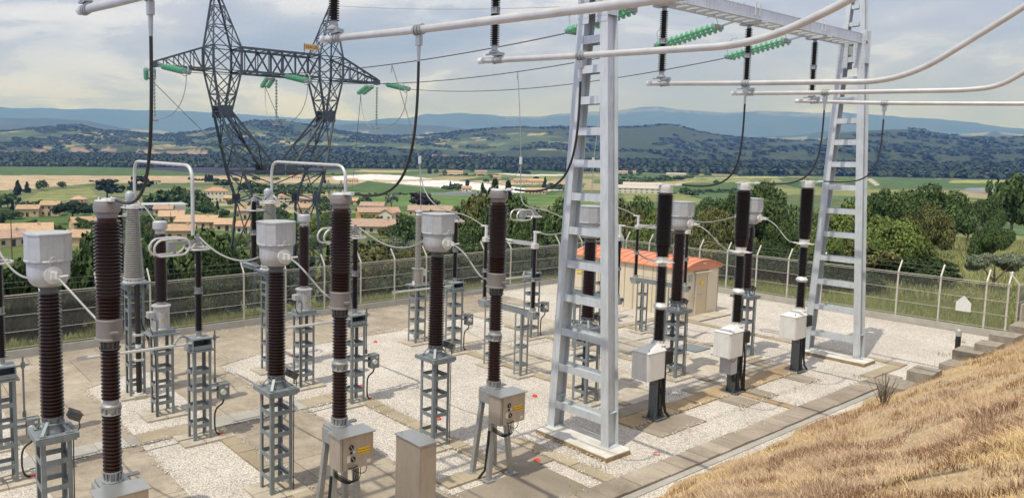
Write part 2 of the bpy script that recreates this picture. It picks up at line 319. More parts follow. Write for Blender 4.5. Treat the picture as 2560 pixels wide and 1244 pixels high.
def cover(x, y, z):
    r = np.hypot(x, y); az = np.arctan2(y, x); n = len(x)
    c = np.zeros((n, 3))
    # strip fields of the plain
    u = x*.80+y*.60; v = -x*.60+y*.80
    iu, iv = np.floor(u/210), np.floor(v/62+_hash(np.floor(u/210), 0, 2)*3); hh = _hash(iu, iv, 1)
    pal = np.array([G_['green'], (.12, .15, .065), (.15, .17, .085), (.16, .18, .09), G_['mown'], (.10, .13, .055), (.30, .26, .16), (.13, .15, .07), (.09, .14, .06)])
    c[:] = pal[(hh*len(pal)).astype(int) % len(pal)]
    near = (r < 420); c[near] = np.array((.075, .12, .035))
    f = fbm(x/16, y/16, 3, 4)[:, None]; f2 = fbm(x/5, y/5, 3, 4)[:, None]
    c = np.where((r < 260)[:, None], np.array((.06, .10, .028))*(1-f)+np.array((.15, .165, .06))*f, c)
    # near slope to the right: rough meadow
    t = (np.clip((.62-az)/.2, 0, 1)*np.clip((240-r)/60, 0, 1))[:, None]
    mead = np.array((.12, .155, .05))*(1-f)+np.array((.25, .24, .11))*f; c = c*(1-t)+mead*t
    for nm, P in PARCELS:
        q = inpoly(x, y, P)
        if nm == 'vine':
            s = (np.sin((x*.93+y*.37)/7.*2*PI/2) > -.1)[:, None]; c[q] = np.where(s, np.array((.33, .32, .15)), np.array((.07, .12, .04)))[q]
        elif nm == 'orch2':
            s = (np.sin((x*.6+y*.8)/9*2*PI/2) > 0)[:, None]; c[q] = np.where(s, np.array((.15, .17, .07)), np.array((.04, .09, .03)))[q]
        else: c[q] = G_[nm]
    # beyond the river
    fo = np.array((.045, .066, .036)); n1 = fbm(x/60, y/60, 4, 11); n2 = fbm(x/300, y/300, 3, 12)
    hill = fo*1.0*(1-n1[:, None])*1.0+np.array((.062, .075, .045))*n1[:, None]
    cu, cv = np.floor((x*.7+y*.71)/170), np.floor((-x*.71+y*.7)/110); fh = _hash(cu, cv, 5)
    pal2 = np.array([(.28, .24, .14), (.10, .13, .06), (.15, .17, .09), (.33, .27, .17), (.08, .11, .05)])
    fields = pal2[(fh*5).astype(int) % 5]
    zf = (z > 18) & (z < 150) & (r > 3000) & (r < 5600) & (n2 > .45-.13*(az > .95)) & (fh > .25) & (az > .66); hill[zf] = fields[zf]
    hill = np.where(((n1 > .50) & zf)[:, None], fo*1.6, hill)
    gz = np.gradient(z); e1 = 2700+700*fbm(az*9, r*0+.3, 3, 2)
    sc = (r > e1+50) & (r < e1+190) & (fbm(x/70, y/70, 4, 21) > .49) & ((az > 1.17) | (np.abs(az-.84) < .05)); hill[sc] = np.array((.26, .195, .155))
    c[r > 1900] = hill[r > 1900]
    m = (r > 8000); mt = fo*(1-n2[:, None])+np.array((.085, .10, .07))*n2[:, None]; lt = (fbm(x/350, y/350, 4, 31) > .62) & (z < 330); mt[lt] = np.array((.22, .23, .15)); c[m] = mt[m]
    sn = (r > 17000) & (z > zof(FAR, az, r)-45) & (fbm(x/700, y/700, 3, 41) > .45) & (np.abs(vpx(az)-1680) < 420); c[sn] = (.16, .165, .16)
    return c
az = np.linspace(.0, 1.72, 760); rr = np.concatenate([np.geomspace(4, 150, 70), np.geomspace(154, 1900, 150), np.geomspace(1920, 5900, 120), np.geomspace(6000, 24000, 90)])
A, RR_ = np.meshgrid(az, rr); X = RR_*np.cos(A); Y = RR_*np.sin(A); X, Y = X.ravel(), Y.ravel(); Z = terrain_z(X, Y)
ins = (X > SX0) & (X < SX1-.25) & (Y < SY1-.3); Z[ins] = -.35; nb = (Y < SY0+.4); Z[nb] -= .6
C = cover(X, Y, Z)
na, nr = len(az), len(rr); idx = np.arange(na*nr).reshape(nr, na)
F_ = np.stack([idx[:-1, :-1], idx[:-1, 1:], idx[1:, 1:], idx[1:, :-1]], -1).reshape(-1, 4)[:, ::-1]
tm = bpy.data.materials.new('land'); tm.use_nodes = True; t = tm.node_tree; b = t.nodes['Principled BSDF']; b.inputs['Roughness'].default_value = .95; b.inputs['Specular IOR Level'].default_value = .1
at_ = N(t, 'ShaderNodeAttribute', attribute_name='cover'); tc = N(t, 'ShaderNodeTexCoord')
n1 = noise(t, tc.outputs['Object'], .05, 12, .72); r1 = ramp(t, n1.outputs[0], [(.3, g3(.55)), (.7, g3(1.4))])
mm = N(t, 'ShaderNodeMix', data_type='RGBA', blend_type='MULTIPLY'); mm.inputs[0].default_value = 1; L(t, at_.outputs['Color'], mm.inputs[6]); L(t, r1.outputs[0], mm.inputs[7]); L(t, mm.outputs[2], b.inputs['Base Color'])
terr = npmesh('terrain', np.stack([X, Y, Z], 1), F_, tm, smooth=True); struct(terr)
ca = terr.data.color_attributes.new('cover', 'FLOAT_COLOR', 'POINT'); ca.data.foreach_set('color', np.concatenate([C, np.ones((len(C), 1))], 1).astype(np.float32).ravel())
def tz(x, y): return float(terrain_z(np.array([float(x)]), np.array([float(y)]))[0])

# ---------------------------------------------------------------- yard surfaces
gm = bpy.data.materials.new('gravel'); gm.use_nodes = True; t = gm.node_tree; b = t.nodes['Principled BSDF']; b.inputs['Roughness'].default_value = .9
tc = N(t, 'ShaderNodeTexCoord'); vo = N(t, 'ShaderNodeTexVoronoi'); vo.inputs['Scale'].default_value = 40; L(t, tc.outputs['Object'], vo.inputs['Vector'])
sv = N(t, 'ShaderNodeSeparateColor'); L(t, vo.outputs['Color'], sv.inputs[0])
r1 = ramp(t, sv.outputs[0], [(0, (.42, .38, .345)), (.2, (.60, .55, .50)), (.55, (.74, .69, .63)), (1, (.88, .83, .765))])
r2 = ramp(t, vo.outputs['Distance'], [(.35, g3(1.)), (.8, g3(.5))])  # crevice shade between the stones, painted into the gravel colour
n1 = noise(t, tc.outputs['Object'], .5, 4, .6); r3 = ramp(t, n1.outputs[0], [(.3, (.80, .78, .76)), (.7, (1.05, 1.04, 1.03))])
m1 = N(t, 'ShaderNodeMix', data_type='RGBA', blend_type='MULTIPLY'); m1.inputs[0].default_value = 1; L(t, r1.outputs[0], m1.inputs[6]); L(t, r2.outputs[0], m1.inputs[7])
m2 = N(t, 'ShaderNodeMix', data_type='RGBA', blend_type='MULTIPLY'); m2.inputs[0].default_value = 1; L(t, m1.outputs[2], m2.inputs[6]); L(t, r3.outputs[0], m2.inputs[7]); L(t, m2.outputs[2], b.inputs['Base Color'])
bp = N(t, 'ShaderNodeBump'); bp.invert = True; bp.inputs['Strength'].default_value = .7; bp.inputs['Distance'].default_value = .02; L(t, vo.outputs['Distance'], bp.inputs['Height']); L(t, bp.outputs[0], b.inputs['Normal'])
MB().prism([(-12, 8.6), (38.2, 8.6), (38.2, 27.35), (-12, 27.35)], -.3, 0).build('gravel_yard', gm, smooth=False)['kind'] = 'structure'
def slabmat(name, c1, c2, stain_c=None):
    m = bpy.data.materials.new(name); m.use_nodes = True; t = m.node_tree; b = t.nodes['Principled BSDF']; b.inputs['Roughness'].default_value = .92
    tc = N(t, 'ShaderNodeTexCoord'); n1 = noise(t, tc.outputs['Object'], .55, 9, .68, .6); r1 = ramp(t, n1.outputs[0], [(.3, c2), (.5, tuple((a+d)/2 for a, d in zip(c1, c2))), (.68, c1)])
    n2 = noise(t, tc.outputs['Object'], 35, 5, .7); r2 = ramp(t, n2.outputs[0], [(.3, g3(.78)), (.7, g3(1.15))])
    m1 = N(t, 'ShaderNodeMix', data_type='RGBA', blend_type='MULTIPLY'); m1.inputs[0].default_value = 1; L(t, r1.outputs[0], m1.inputs[6]); L(t, r2.outputs[0], m1.inputs[7])
    last = m1.outputs[2]
    gi = N(t, 'ShaderNodeNewGeometry'); r4 = ramp(t, gi.outputs['Random Per Island'], [(0, g3(.84)), (1, g3(1.1))])
    m4 = N(t, 'ShaderNodeMix', data_type='RGBA', blend_type='MULTIPLY'); m4.inputs[0].default_value = 1; L(t, last, m4.inputs[6]); L(t, r4.outputs[0], m4.inputs[7]); last = m4.outputs[2]
    if stain_c:
        br = N(t, 'ShaderNodeTexBrick'); br.inputs['Scale'].default_value = 1; br.inputs['Brick Width'].default_value = 2.35; br.inputs['Row Height'].default_value = 2.9; br.inputs['Mortar Size'].default_value = .012; br.inputs['Mortar Smooth'].default_value = .3
        br.inputs['Color1'].default_value = (1, 1, 1, 1); br.inputs['Color2'].default_value = (.88, .88, .88, 1); br.inputs['Mortar'].default_value = (.35, .33, .3, 1); L(t, tc.outputs['Object'], br.inputs['Vector'])
        m5 = N(t, 'ShaderNodeMix', data_type='RGBA', blend_type='MULTIPLY'); m5.inputs[0].default_value = 1; L(t, last, m5.inputs[6]); L(t, br.outputs[0], m5.inputs[7]); last = m5.outputs[2]
        n6 = noise(t, tc.outputs['Object'], 2.2, 8, .75, 1.2); r6 = ramp(t, n6.outputs[0], [(.36, g3(.78)), (.5, g3(1.)), (.68, g3(1.12))]); m6 = N(t, 'ShaderNodeMix', data_type='RGBA', blend_type='MULTIPLY'); m6.inputs[0].default_value = 1; L(t, last, m6.inputs[6]); L(t, r6.outputs[0], m6.inputs[7]); last = m6.outputs[2]
    L(t, last, b.inputs['Base Color'])
    bp = N(t, 'ShaderNodeBump'); bp.inputs['Strength'].default_value = .35; bp.inputs['Distance'].default_value = .01; L(t, n2.outputs[0], bp.inputs['Height']); L(t, bp.outputs[0], b.inputs['Normal'])
    return m
paveb = slabmat('old_concrete', (.46, .395, .315), (.265, .22, .17), True)
pavel = slabmat('light_concrete', (.56, .50, .42), (.41, .36, .29), True)
covb = slabmat('beige_cover', (.44, .375, .275), (.30, .245, .17))
covg = slabmat('grey_cover', (.44, .425, .395), (.30, .285, .255))
walkm = slabmat('walkway_slab', (.44, .375, .305), (.20, .165, .13))
rustm = slabmat('rusty_cover', (.48, .345, .195), (.29, .205, .12))
padm = slabmat('rough_pad', (.38, .325, .26), (.20, .17, .13), None)
def sheet(name, rects, m, z, gap=0.):
    b = MB()
    for q in rects:
        if len(q) == 4 and not hasattr(q[0], '__len__'): x0, y0, x1, y1 = q; q = [(x0, y0), (x1, y0), (x1, y1), (x0, y1)]
        b.prism(q, -.05, z)
    return struct(b.build(name, m, smooth=False))
sheet('concrete_paving', [[(-12, 23.35), (6.8, 23.35), (5.5, 22.75), (5.5, 18.11), (3.1, 18.11), (3.1, 23.2), (-12, 23.2)], [(-12, 23.34), (18.3, 23.34), (27.5, 24.2), (27.5, 27.3), (-12, 27.3)]][1:], paveb, .012)
sheet('concrete_paving', [[(3.15, 9.62), (5.55, 9.62), (5.55, 17.39), (3.15, 17.39)], [(3.15, 18.11), (5.6, 18.11), (5.6, 22.6), (6.9, 23.34), (3.15, 23.34)], [(7.75, 9.62), (10.1, 9.62), (10.3, 17.39), (7.75, 17.39)], [(7.75, 18.11), (9.95, 18.11), (9.95, 22.6), (11.9, 23.34), (7.75, 23.34)], (-12, 9.62, 1., 23.34)], paveb, .016)
sheet('light_concrete_paving', [(18.45, 12.45, 20.3, 16.9), (18.45, 17.0, 20.3, 20.2), [(18.45, 20.3), (20.4, 20.3), (20.4, 24.3), (18.45, 23.34)], (22.75, 12.45, 25.1, 14.6), (22.75, 14.66, 25.1, 17.7), (22.75, 17.8, 25.2, 24.1), (20.36, 13.9, 21.2, 16.4)], pavel, .02)
sheet('equipment_pad', [(16.85, 10.48, 18.98, 11.24), (20.95, 10.47, 21.82, 11.29), (22.3, 10.49, 23.02, 11.29), (24.98, 10.5, 25.8, 11.28), (16.8, 11.95, 19.4, 12.42), (20.9, 11.92, 22.7, 12.42), (24.2, 11.92, 26.6, 12.42), (9.9, 9.64, 12.9, 11.1), (6.6, 9.64, 7.7, 10.9), (11.9, 11.1, 13.4, 12.1), (22.45, 12.46, 22.7, 13.3), (25.7, 12.46, 26.6, 14.2)], padm, .026)
def covers(name, x0, y0, x1, y1, L_, m, z=.045, alongx=True, gap=.012, seed=1):
    rnd = random.Random(seed); b = MB(); a = x0 if alongx else y0; e = x1 if alongx else y1
    while a < e-.05:
        w = min(L_*(1+rnd.uniform(-.03, .03)), e-a); h = z+rnd.uniform(-.006, .008); j = rnd.uniform(-.012, .012)
        if alongx: b.prism([(a, y0+j), (a+w-gap, y0+j), (a+w-gap, y1+j), (a, y1+j)], -.05, h)
        else: b.prism([(x0+j, a), (x1+j, a), (x1+j, a+w-gap), (x0+j, a+w-gap)], -.05, h)
        a += w
    return struct(b.build(name, m, smooth=False))
covers('walkway', 4, 9.02, 27.3, 9.60, .52, walkm, .06, seed=3)
covers('cable_channel', -12, 17.4, 12.0, 18.1, .72, covg, .04, seed=4)
covers('cable_channel', 11.85, 11.35, 12.3, 17.1, .5, covb, .05, False, seed=5)
covers('cable_channel', 13.4, 9.62, 13.8, 12.5, .5, covb, .05, False, seed=6)
covers('cable_channel', 10.3, 11.35, 11.84, 11.8, .5, covb, .05, seed=16)
covers('cable_channel', 7.3, 9.62, 7.74, 17.35, .5, covb, .05, False, seed=7)
covers('cable_channel', 5.6, 17.45, 7.3, 18.05, .85, covb, .055, seed=77)
covers('cable_channel', 10.4, 17.45, 12.0, 18.05, .85, covb, .055, seed=78)
covers('cable_channel', 16.8, 11.3, 26.6, 11.9, .55, rustm, .045, seed=8)
covers('cable_channel', 22.0, 9.62, 22.3, 11.28, .5, rustm, .04, False, seed=9)
covers('cable_channel', 29.95, 9.95, 30.3, 18.1, .6, covb, .04, False, seed=10)
covers('cable_channel', 27.4, 9.55, 30.3, 9.93, .6, covb, .045, seed=11)
covers('cable_channel', 27.4, 9.05, 28.4, 9.5, .5, walkm, .045, seed=12)
covers('cable_channel', 18.1, 12.5, 18.42, 22.3, .6, covb, .045, False, seed=13)
covers('cable_channel', 22.42, 13.4, 22.72, 21.5, .6, covb, .045, False, seed=14)
covers('cable_channel', 26.7, 14.8, 27.0, 20.5, .6, covb, .045, False, seed=15)
covers('cable_channel', 26.2, 18.6, 30.0, 18.95, .6, covb, .045, seed=17)
covers('cable_channel', 18.5, 16.92, 26.6, 16.98, 2., covg, .03, seed=18)
tag(MB().prism([(25.45, 14.62), (26.45, 14.62), (26.45, 15.5), (25.45, 15.5)], -.05, .05).build('manhole_cover', bsteel, smooth=False), 'grey steel cover plate lying flat in the gravel', 'manhole cover')
sheet('gutter', [(4, 8.84, 27.6, 9.0)], covg, .02)
sheet('shed_apron', [(30.45, 17.4, 33.1, 18.2)], pavel, .05)

# dry bank that the photographer stands on
BK = .60
def bank_z(x, y): return np.maximum(-.04, BK*(8.72-y+.10*np.sin(x*1.3)+.07*np.sin(x*3.1)))*(1-.0*x) + (fbm(x*.6, y*.6, 4, 51)-.5)*.30*np.clip((8.6-y)/3.0, 0, 1) - .02
gx, gy = np.meshgrid(np.linspace(-6, 70, 380), np.linspace(-14, 8.86, 170)); bx, by = gx.ravel(), gy.ravel(); bz = bank_z(bx, by)
bz = np.where((by < -1), bank_z(bx, by*0-1.)+(fbm(bx*.4, by*.4, 3, 2)-.5)*.3, bz)
ib = np.arange(len(bx)).reshape(gx.shape); Fb = np.stack([ib[:-1, :-1], ib[:-1, 1:], ib[1:, 1:], ib[1:, :-1]], -1).reshape(-1, 4)
soil = mat('dry_soil', (.56, .43, .27), .95, col2=(.30, .21, .125), vscale=7, bump=.9, bscale=34, detail=10)
struct(npmesh('dry_bank', np.stack([bx, by, bz], 1), Fb, soil, smooth=True))
def blades(name, n, px, py, pz, hmin, hmax, w, m, lean=.5, clump=None):
    a = RNG.uniform(0, 2*PI, n); h = RNG.uniform(hmin, hmax, n)*(1 if clump is None else clump); la = RNG.uniform(0, 2*PI, n); ll = np.abs(RNG.normal(0, lean, n))
    dx, dy = np.cos(a)*w/2, np.sin(a)*w/2; mx_, my_ = np.cos(la)*ll*h*.35, np.sin(la)*ll*h*.35
    v = np.zeros((n, 5, 3)); q = np.sqrt(np.clip(1-.5*np.clip(ll, 0, 1)**2, .2, 1))
    v[:, 0] = np.stack([px-dx, py-dy, pz-.02], 1); v[:, 1] = np.stack([px+dx, py+dy, pz-.02], 1)
    v[:, 2] = np.stack([px+mx_+dx*.8, py+my_+dy*.8, pz+h*.55*q], 1); v[:, 3] = np.stack([px+mx_-dx*.8, py+my_-dy*.8, pz+h*.55*q], 1)
    v[:, 4] = np.stack([px+mx_*2.9, py+my_*2.9, pz+h*q], 1)
    k = np.arange(n)[:, None]*5; tri = np.concatenate([k+np.array([[0, 1, 2]]), k+np.array([[0, 2, 3]]), k+np.array([[3, 2, 4]])], 0)
    o = npmesh(name, v.reshape(-1, 3), tri, m); return o
strawm = mat('dry_straw', (.78, .60, .42), .85, col2=(.46, .32, .21), vscale=1.1, island=.45, spec=.2)
strawy = mat('yellow_straw', (.80, .61, .34), .85, col2=(.56, .40, .20), vscale=1.5, island=.5, spec=.2)
nb_ = 520000; u = RNG.random(nb_)**1.75; ph = RNG.uniform(-.02, .86, nb_); rad = 4.6+u*36
px = rad*np.cos(ph); py = rad*np.sin(ph)-.3; kk = (py < 8.75) & (py > -.9) & (px > 4); px, py = px[kk], py[kk]
cl = fbm(px*.9, py*.9, 3, 61); kk = RNG.random(len(px)) < np.clip((cl-.25)*3, .35, 1); px, py, cl = px[kk], py[kk], cl[kk]
ed = np.clip((8.75-py)/.5, .35, 1)
sel = fbm(px*.5, py*.5, 2, 71) > .52
for nm, q, m in (('dry_grass', ~sel, strawm), ('dry_grass', sel, strawy)):
    o = blades(nm, int(q.sum()), px[q], py[q], bank_z(px[q], py[q]), .05, .19, .0075, m, 1.3, (.35+1.3*np.clip(cl[q]-.3, 0, 1)*1.3)*ed[q])
    tag(o, 'dry straw coloured grass covering the bank in the foreground' if m is strawm else 'yellower dry grass patches on the bank in the foreground', 'grass', kind='stuff')
bx2 = fbm(px*1.7, py*1.7, 3, 91) > .57
tag(blades('dry_grass', int(bx2.sum()), px[bx2]+.03, py[bx2], bank_z(px[bx2], py[bx2]), .05, .17, .010, mat('brown_straw', (.40, .235, .15), .9, col2=(.17, .095, .06), vscale=2, island=.4, spec=.1), .7, (.5+cl[bx2])*ed[bx2]), 'dark reddish brown clumps in the dry grass of the bank', 'grass', kind='stuff')
# larger tussocks
tx, ty = [], []
for (cx, cy, n, s) in [(10.2, 4.2, 900, .22), (13.0, 4.9, 500, .2), (17.5, 4.6, 900, .3), (22.5, 5.2, 700, .35), (14.5, 7.2, 500, .18), (27, 5.5, 600, .3), (19.5, 7.6, 350, .15), (30, 6.5, 500, .3), (12, 6.4, 400, .2), (16, 6.0, 500, .25)]:
    tx.append(RNG.normal(cx, s, n)); ty.append(RNG.normal(cy, s, n))
tx, ty = np.concatenate(tx), np.concatenate(ty)
tag(blades('grass_tussocks', len(tx), tx, ty, bank_z(tx, ty), .14, .36, .007, strawm, .9), 'taller tufts of dry brown grass on the bank', 'grass', kind='stuff')
# green strip outside the fences
grn = mat('verge_grass', (.33, .34, .13), .8, col2=(.15, .19, .06), vscale=.6, island=.5, spec=.2)
pxa = np.concatenate([RNG.uniform(-4, 38, 42000), 38.35+RNG.random(34000)**1.5*14]); pya = np.concatenate([27.7+RNG.random(42000)**1.3*3.2, RNG.uniform(6, 31, 34000)])
cl = fbm(pxa*.5, pya*.5, 3, 81); hh = (.5+1.2*cl)*np.where(pya > 27.6, 1.25, .75)
tag(blades('verge_grass', len(pxa), pxa, pya, terrain_z(pxa, pya), .15, .48, .016, grn, .6, hh), 'long yellow-green grass growing outside the perimeter fence', 'grass', kind='stuff')
n_ = 30000; a_ = RNG.uniform(.14, .50, n_); r_ = 50+RNG.random(n_)*95; pxa, pya = r_*np.cos(a_), r_*np.sin(a_)
tag(blades('meadow_grass', n_, pxa, pya, terrain_z(pxa, pya), .25, .6, .05, mat('meadow', (.30, .30, .13), .85, col2=(.18, .20, .08), vscale=.08, island=.35, spec=.2), .8), 'rough green meadow grass on the hillside beyond the right fence', 'grass', kind='stuff')

r = np.random.default_rng(21); n = 5200; ex = []
edges = [((10.1, 9.7), (10.3, 17.3)), ((7.75, 9.7), (7.75, 17.3)), ((5.55, 9.7), (5.55, 17.3)), ((9.95, 18.2), (9.95, 22.6)), ((9.95, 22.6), (11.9, 23.3)), ((11.9, 23.34), (18.3, 23.34)), ((18.45, 12.5), (18.45, 23)), ((20.3, 12.5), (20.3, 20)), ((11.85, 11.4), (11.85, 17)), ((12.3, 11.4), (12.3, 17)), ((8, 9.6), (27, 9.6)), ((16.8, 11.3), (26.6, 11.3)), ((13.8, 9.7), (13.8, 12.5)), ((13.4, 9.7), (13.4, 12.5)), ((5.5, 18.1), (5.5, 22.7)), ((22.75, 12.5), (22.75, 24)), ((2, 17.4), (12, 17.4)), ((5.6, 18.1), (12, 18.1)), ((16.85, 10.48), (25.8, 10.48)), ((14.3, 10.3), (14.3, 12.5)), ((7, 27.1), (38, 27.1))]
lens = np.array([math.dist(a, b) for a, b in edges]); ch = r.choice(len(edges), n, p=lens/lens.sum()); f = r.random(n); E0 = np.array([e[0] for e in edges])[ch]; E1 = np.array([e[1] for e in edges])[ch]
P = E0+(E1-E0)*f[:, None]+r.normal(0, .075, (n, 2)); sz = r.uniform(.012, .026, n)
oc = np.array([(1, 0, 0), (-1, 0, 0), (0, 1, 0), (0, -1, 0), (0, 0, .7), (0, 0, -.7)]); of = np.array([(0, 2, 4), (2, 1, 4), (1, 3, 4), (3, 0, 4), (2, 0, 5), (1, 2, 5), (3, 1, 5), (0, 3, 5)])
a = r.uniform(0, PI, n); c_, s_ = np.cos(a), np.sin(a); V = oc[None]*sz[:, None, None]*r.uniform(.7, 1.4, (n, 1, 3)); V = np.stack([V[:, :, 0]*c_[:, None]-V[:, :, 1]*s_[:, None], V[:, :, 0]*s_[:, None]+V[:, :, 1]*c_[:, None], V[:, :, 2]], -1)
V[:, :, 0] += P[:, :1]; V[:, :, 1] += P[:, 1:]; V[:, :, 2] += .05
tag(npmesh('loose_gravel', V.reshape(-1, 3), (of[None]+np.arange(n)[:, None, None]*6).reshape(-1, 3), mat('loose_stone', (.80, .75, .68), .9, col2=(.42, .38, .34), vscale=3, island=.8)), 'loose pale stones spilled over the edges of the slabs', 'gravel', kind='stuff')
wx = np.concatenate([r.normal(x, .12, 26) for x in (12.5, 16.5, 20.4, 22.8, 13.9, 27.2, 30.1, 33, 10.2, 5.5, 24.6, 36, 18.4, 7.8)]); wy = np.concatenate([r.normal(y, .12, 26) for y in (9.75, 12.9, 12.3, 17.9, 10.2, 9.9, 14.2, 9.3, 20.1, 19.5, 23.9, 9.6, 21.0, 15.2)])
tag(blades('weeds', len(wx), wx, wy, wx*0+.02, .05, .16, .012, mat('weed', (.16, .20, .06), .8, col2=(.30, .26, .12), vscale=3, island=.6), .9), 'tiny weeds growing in the joints and the gravel', 'weeds', kind='stuff')
# ---------------------------------------------------------------- equipment builders
def pedestal(t, w, d, h, levels, post=.075, base=True):
    for i in (-1, 1):
        for j in (-1, 1):
            MB().angle((i*w/2, j*d/2, .05), (i*w/2, j*d/2, h), post, .012, -i, -j).build('leg', bsteel, t, smooth=False)
    for z in levels:
        b = MB()
        for i in (-1, 1):
            b.box((i*(w/2+.003), 0, z), (.01, d-.02, .095)); b.box((0, i*(d/2+.003), z), (w-.02, .01, .095))
            b.box((i*(w/2-.03), 0, z-.04), (.06, d-.04, .008))
        b.build('crossbar', bsteel, t, smooth=False)
    if base:
        MB().prism([(-w/2-.32, -d/2-.2), (w/2+.32, -d/2-.2), (w/2+.32, d/2+.2), (-w/2-.32, d/2+.2)], -.05, .055).build('footing', pavel, t, smooth=False)
def flange(b, z0, z1, r, n=18, o=(0, 0), ribs=8, rin=None):
    rin = rin or r*.72; zm = (z0+z1)/2
    b.lathe([(r*.8, z0), (r, z0), (r, z0+.018), (rin, z0+.03), (rin, zm), (rin*1.02, z1-.025), (r*.94, z1-.014), (r*.94, z1)], n, (o[0], o[1], 0))
    for k in range(ribs):
        a = 2*PI*k/ribs; c, s_ = math.cos(a), math.sin(a)
        b.bar((o[0]+rin*c, o[1]+rin*s_, z0+.01), (o[0]+rin*c*1.18, o[1]+rin*s_*1.18, z1-.02), .018, .05)
def arc_cable(name, pts, r, m, par=None): return MB().tube(pts, r).build(name, m, par)

# current transformer
def make_ct():
    t = thing('current_transformer', (0, 0, 0), 'x', 'transformer')
    pedestal(t, .5, .5, 2.25, (.38, .86, 1.33, 1.80))
    b = MB().box((0, 0, 2.27), (.62, .66, .03)); b.box((-.33, 0, 2.25), (.06, .74, .09)); b.box((.33, 0, 2.25), (.06, .74, .09)); b.box((0, -.35, 2.22), (.64, .012, .1))
    b.build('top_plate', bsteel, t, smooth=False)
    b = MB().lathe([(.20, 2.29), (.19, 2.33), (.14, 2.42), (.14, 2.5)], 20); flange(b, 2.44, 2.57, .2, ribs=12)
    for k in range(4):
        a = PI/4+k*PI/2; c, s_ = math.cos(a), math.sin(a); b.bar((.32*c, .32*s_, 2.30), (.15*c, .15*s_, 2.5), .06, .02); b.box((.31*c, .31*s_, 2.295), (.12, .12, .02))
    b.build('cast_base', bsteel, t, ang=30)
    M = Matrix.Translation((.36, -.02, 2.5)) @ Matrix.Rotation(.5, 4, 'Y')
    b = MB().box((0, 0, 0), (.2, .24, .13), M); b.box((.0, 0, .07), (.22, .26, .015), M); b.build('junction_box', capg, t, smooth=False)
    MB().tube([(.42, -.1, 2.42), (.43, -.12, 2.3), (.28, -.26, 2.15), (.27, -.27, 1.), (.27, -.27, .06)], .011, 5).build('cable', black, t)
    MB().lathe(sheds(2.57, 4.76, 34, .142, .199), 22).build('insulator', porc, t, ang=50)
    MB().lathe([(.165, 4.755), (.175, 4.77), (.15, 4.80), (.15, 4.84), (.185, 4.87), (.19, 4.90)], 22).build('neck_flange', capg, t, ang=40)
    b = MB().lathe([(.16, 4.885), (.21, 4.89), (.265, 4.915), (.315, 4.97), (.344, 5.04), (.353, 5.11), (.356, 5.30), (.356, 5.335)], 32); b.build('bowl', headm, t)
    b = MB(); k = .16; h = .365; P = [(-h, -h+k), (-h+k, -h), (h-k, -h), (h, -h+k), (h, h-k), (h-k, h), (-h+k, h), (-h, h-k)]
    b.prism([(x*.97, y*.97) for x, y in P], 5.35, 5.79); b.prism(P, 5.79, 5.815); b.build('octagonal_hood', headm, t, smooth=False)
    b = MB().lathe([(.385, 5.325), (.395, 5.335), (.395, 5.355), (.385, 5.365)], 32)
    for k in range(16):
        a = 2*PI*k/16; b.cyl((.375*math.cos(a), .375*math.sin(a), 5.31), (.375*math.cos(a), .375*math.sin(a), 5.385), .009, n=6)
    b.tube([(-.06, -.395, 5.33), (-.04, -.41, 5.41), (0, -.41, 5.44), (.04, -.41, 5.41), (.06, -.395, 5.33)], .012, 6); b.build('rim', headm, t)
    for s_ in (-1, 1):
        b = MB().cyl((0, s_*.33, 5.12), (0, s_*.375, 5.12), .15, n=24); b.cyl((0, s_*.37, 5.12), (0, s_*.385, 5.12), .105, n=20)
        for k in range(10):
            a = 2*PI*k/10; b.cyl((.128*math.cos(a), s_*.37, 5.12+.128*math.sin(a)), (.128*math.cos(a), s_*.39, 5.12+.128*math.sin(a)), .008, n=6)
        b.box((0, s_*.42, 5.12), (.10, .10, .12)); b.box((.02, s_*.50, 5.12), (.02, .12, .10)); b.cyl((.02, s_*.5, 5.10), (.2, s_*.55, 5.12), .018, n=8)
        b.build('terminal', aluw, t)
    return t
def place(proto, locs, labels, group, first=[None], rzs=None):
    r = []
    for i, (l, lb) in enumerate(zip(locs, labels)):
        if i == 0: o = proto; o.location = l; o['label'] = lb
        else: o = dup(proto, l, lb)
        o['group'] = group; r.append(o)
    return r
CTX = [2.72, 7.18, 11.62, 17.45, 22.0, 26.4]
cts = place(make_ct(), [(x, 13.4, 0) for x in CTX], ['leftmost and largest silver hooded current transformer, beside a dark brown column',
    'silver hooded current transformer in front of the bent white pipe and grey insulator', 'silver hooded current transformer between the two stainless cabinets, standing in white gravel',
    'silver hooded current transformer seen through the rungs of the nearer gantry column', 'silver hooded current transformer half hidden behind the nearest white cabinet breaker',
    'silver hooded current transformer mostly hidden behind the middle white cabinet breaker'], 'current transformers in a row')

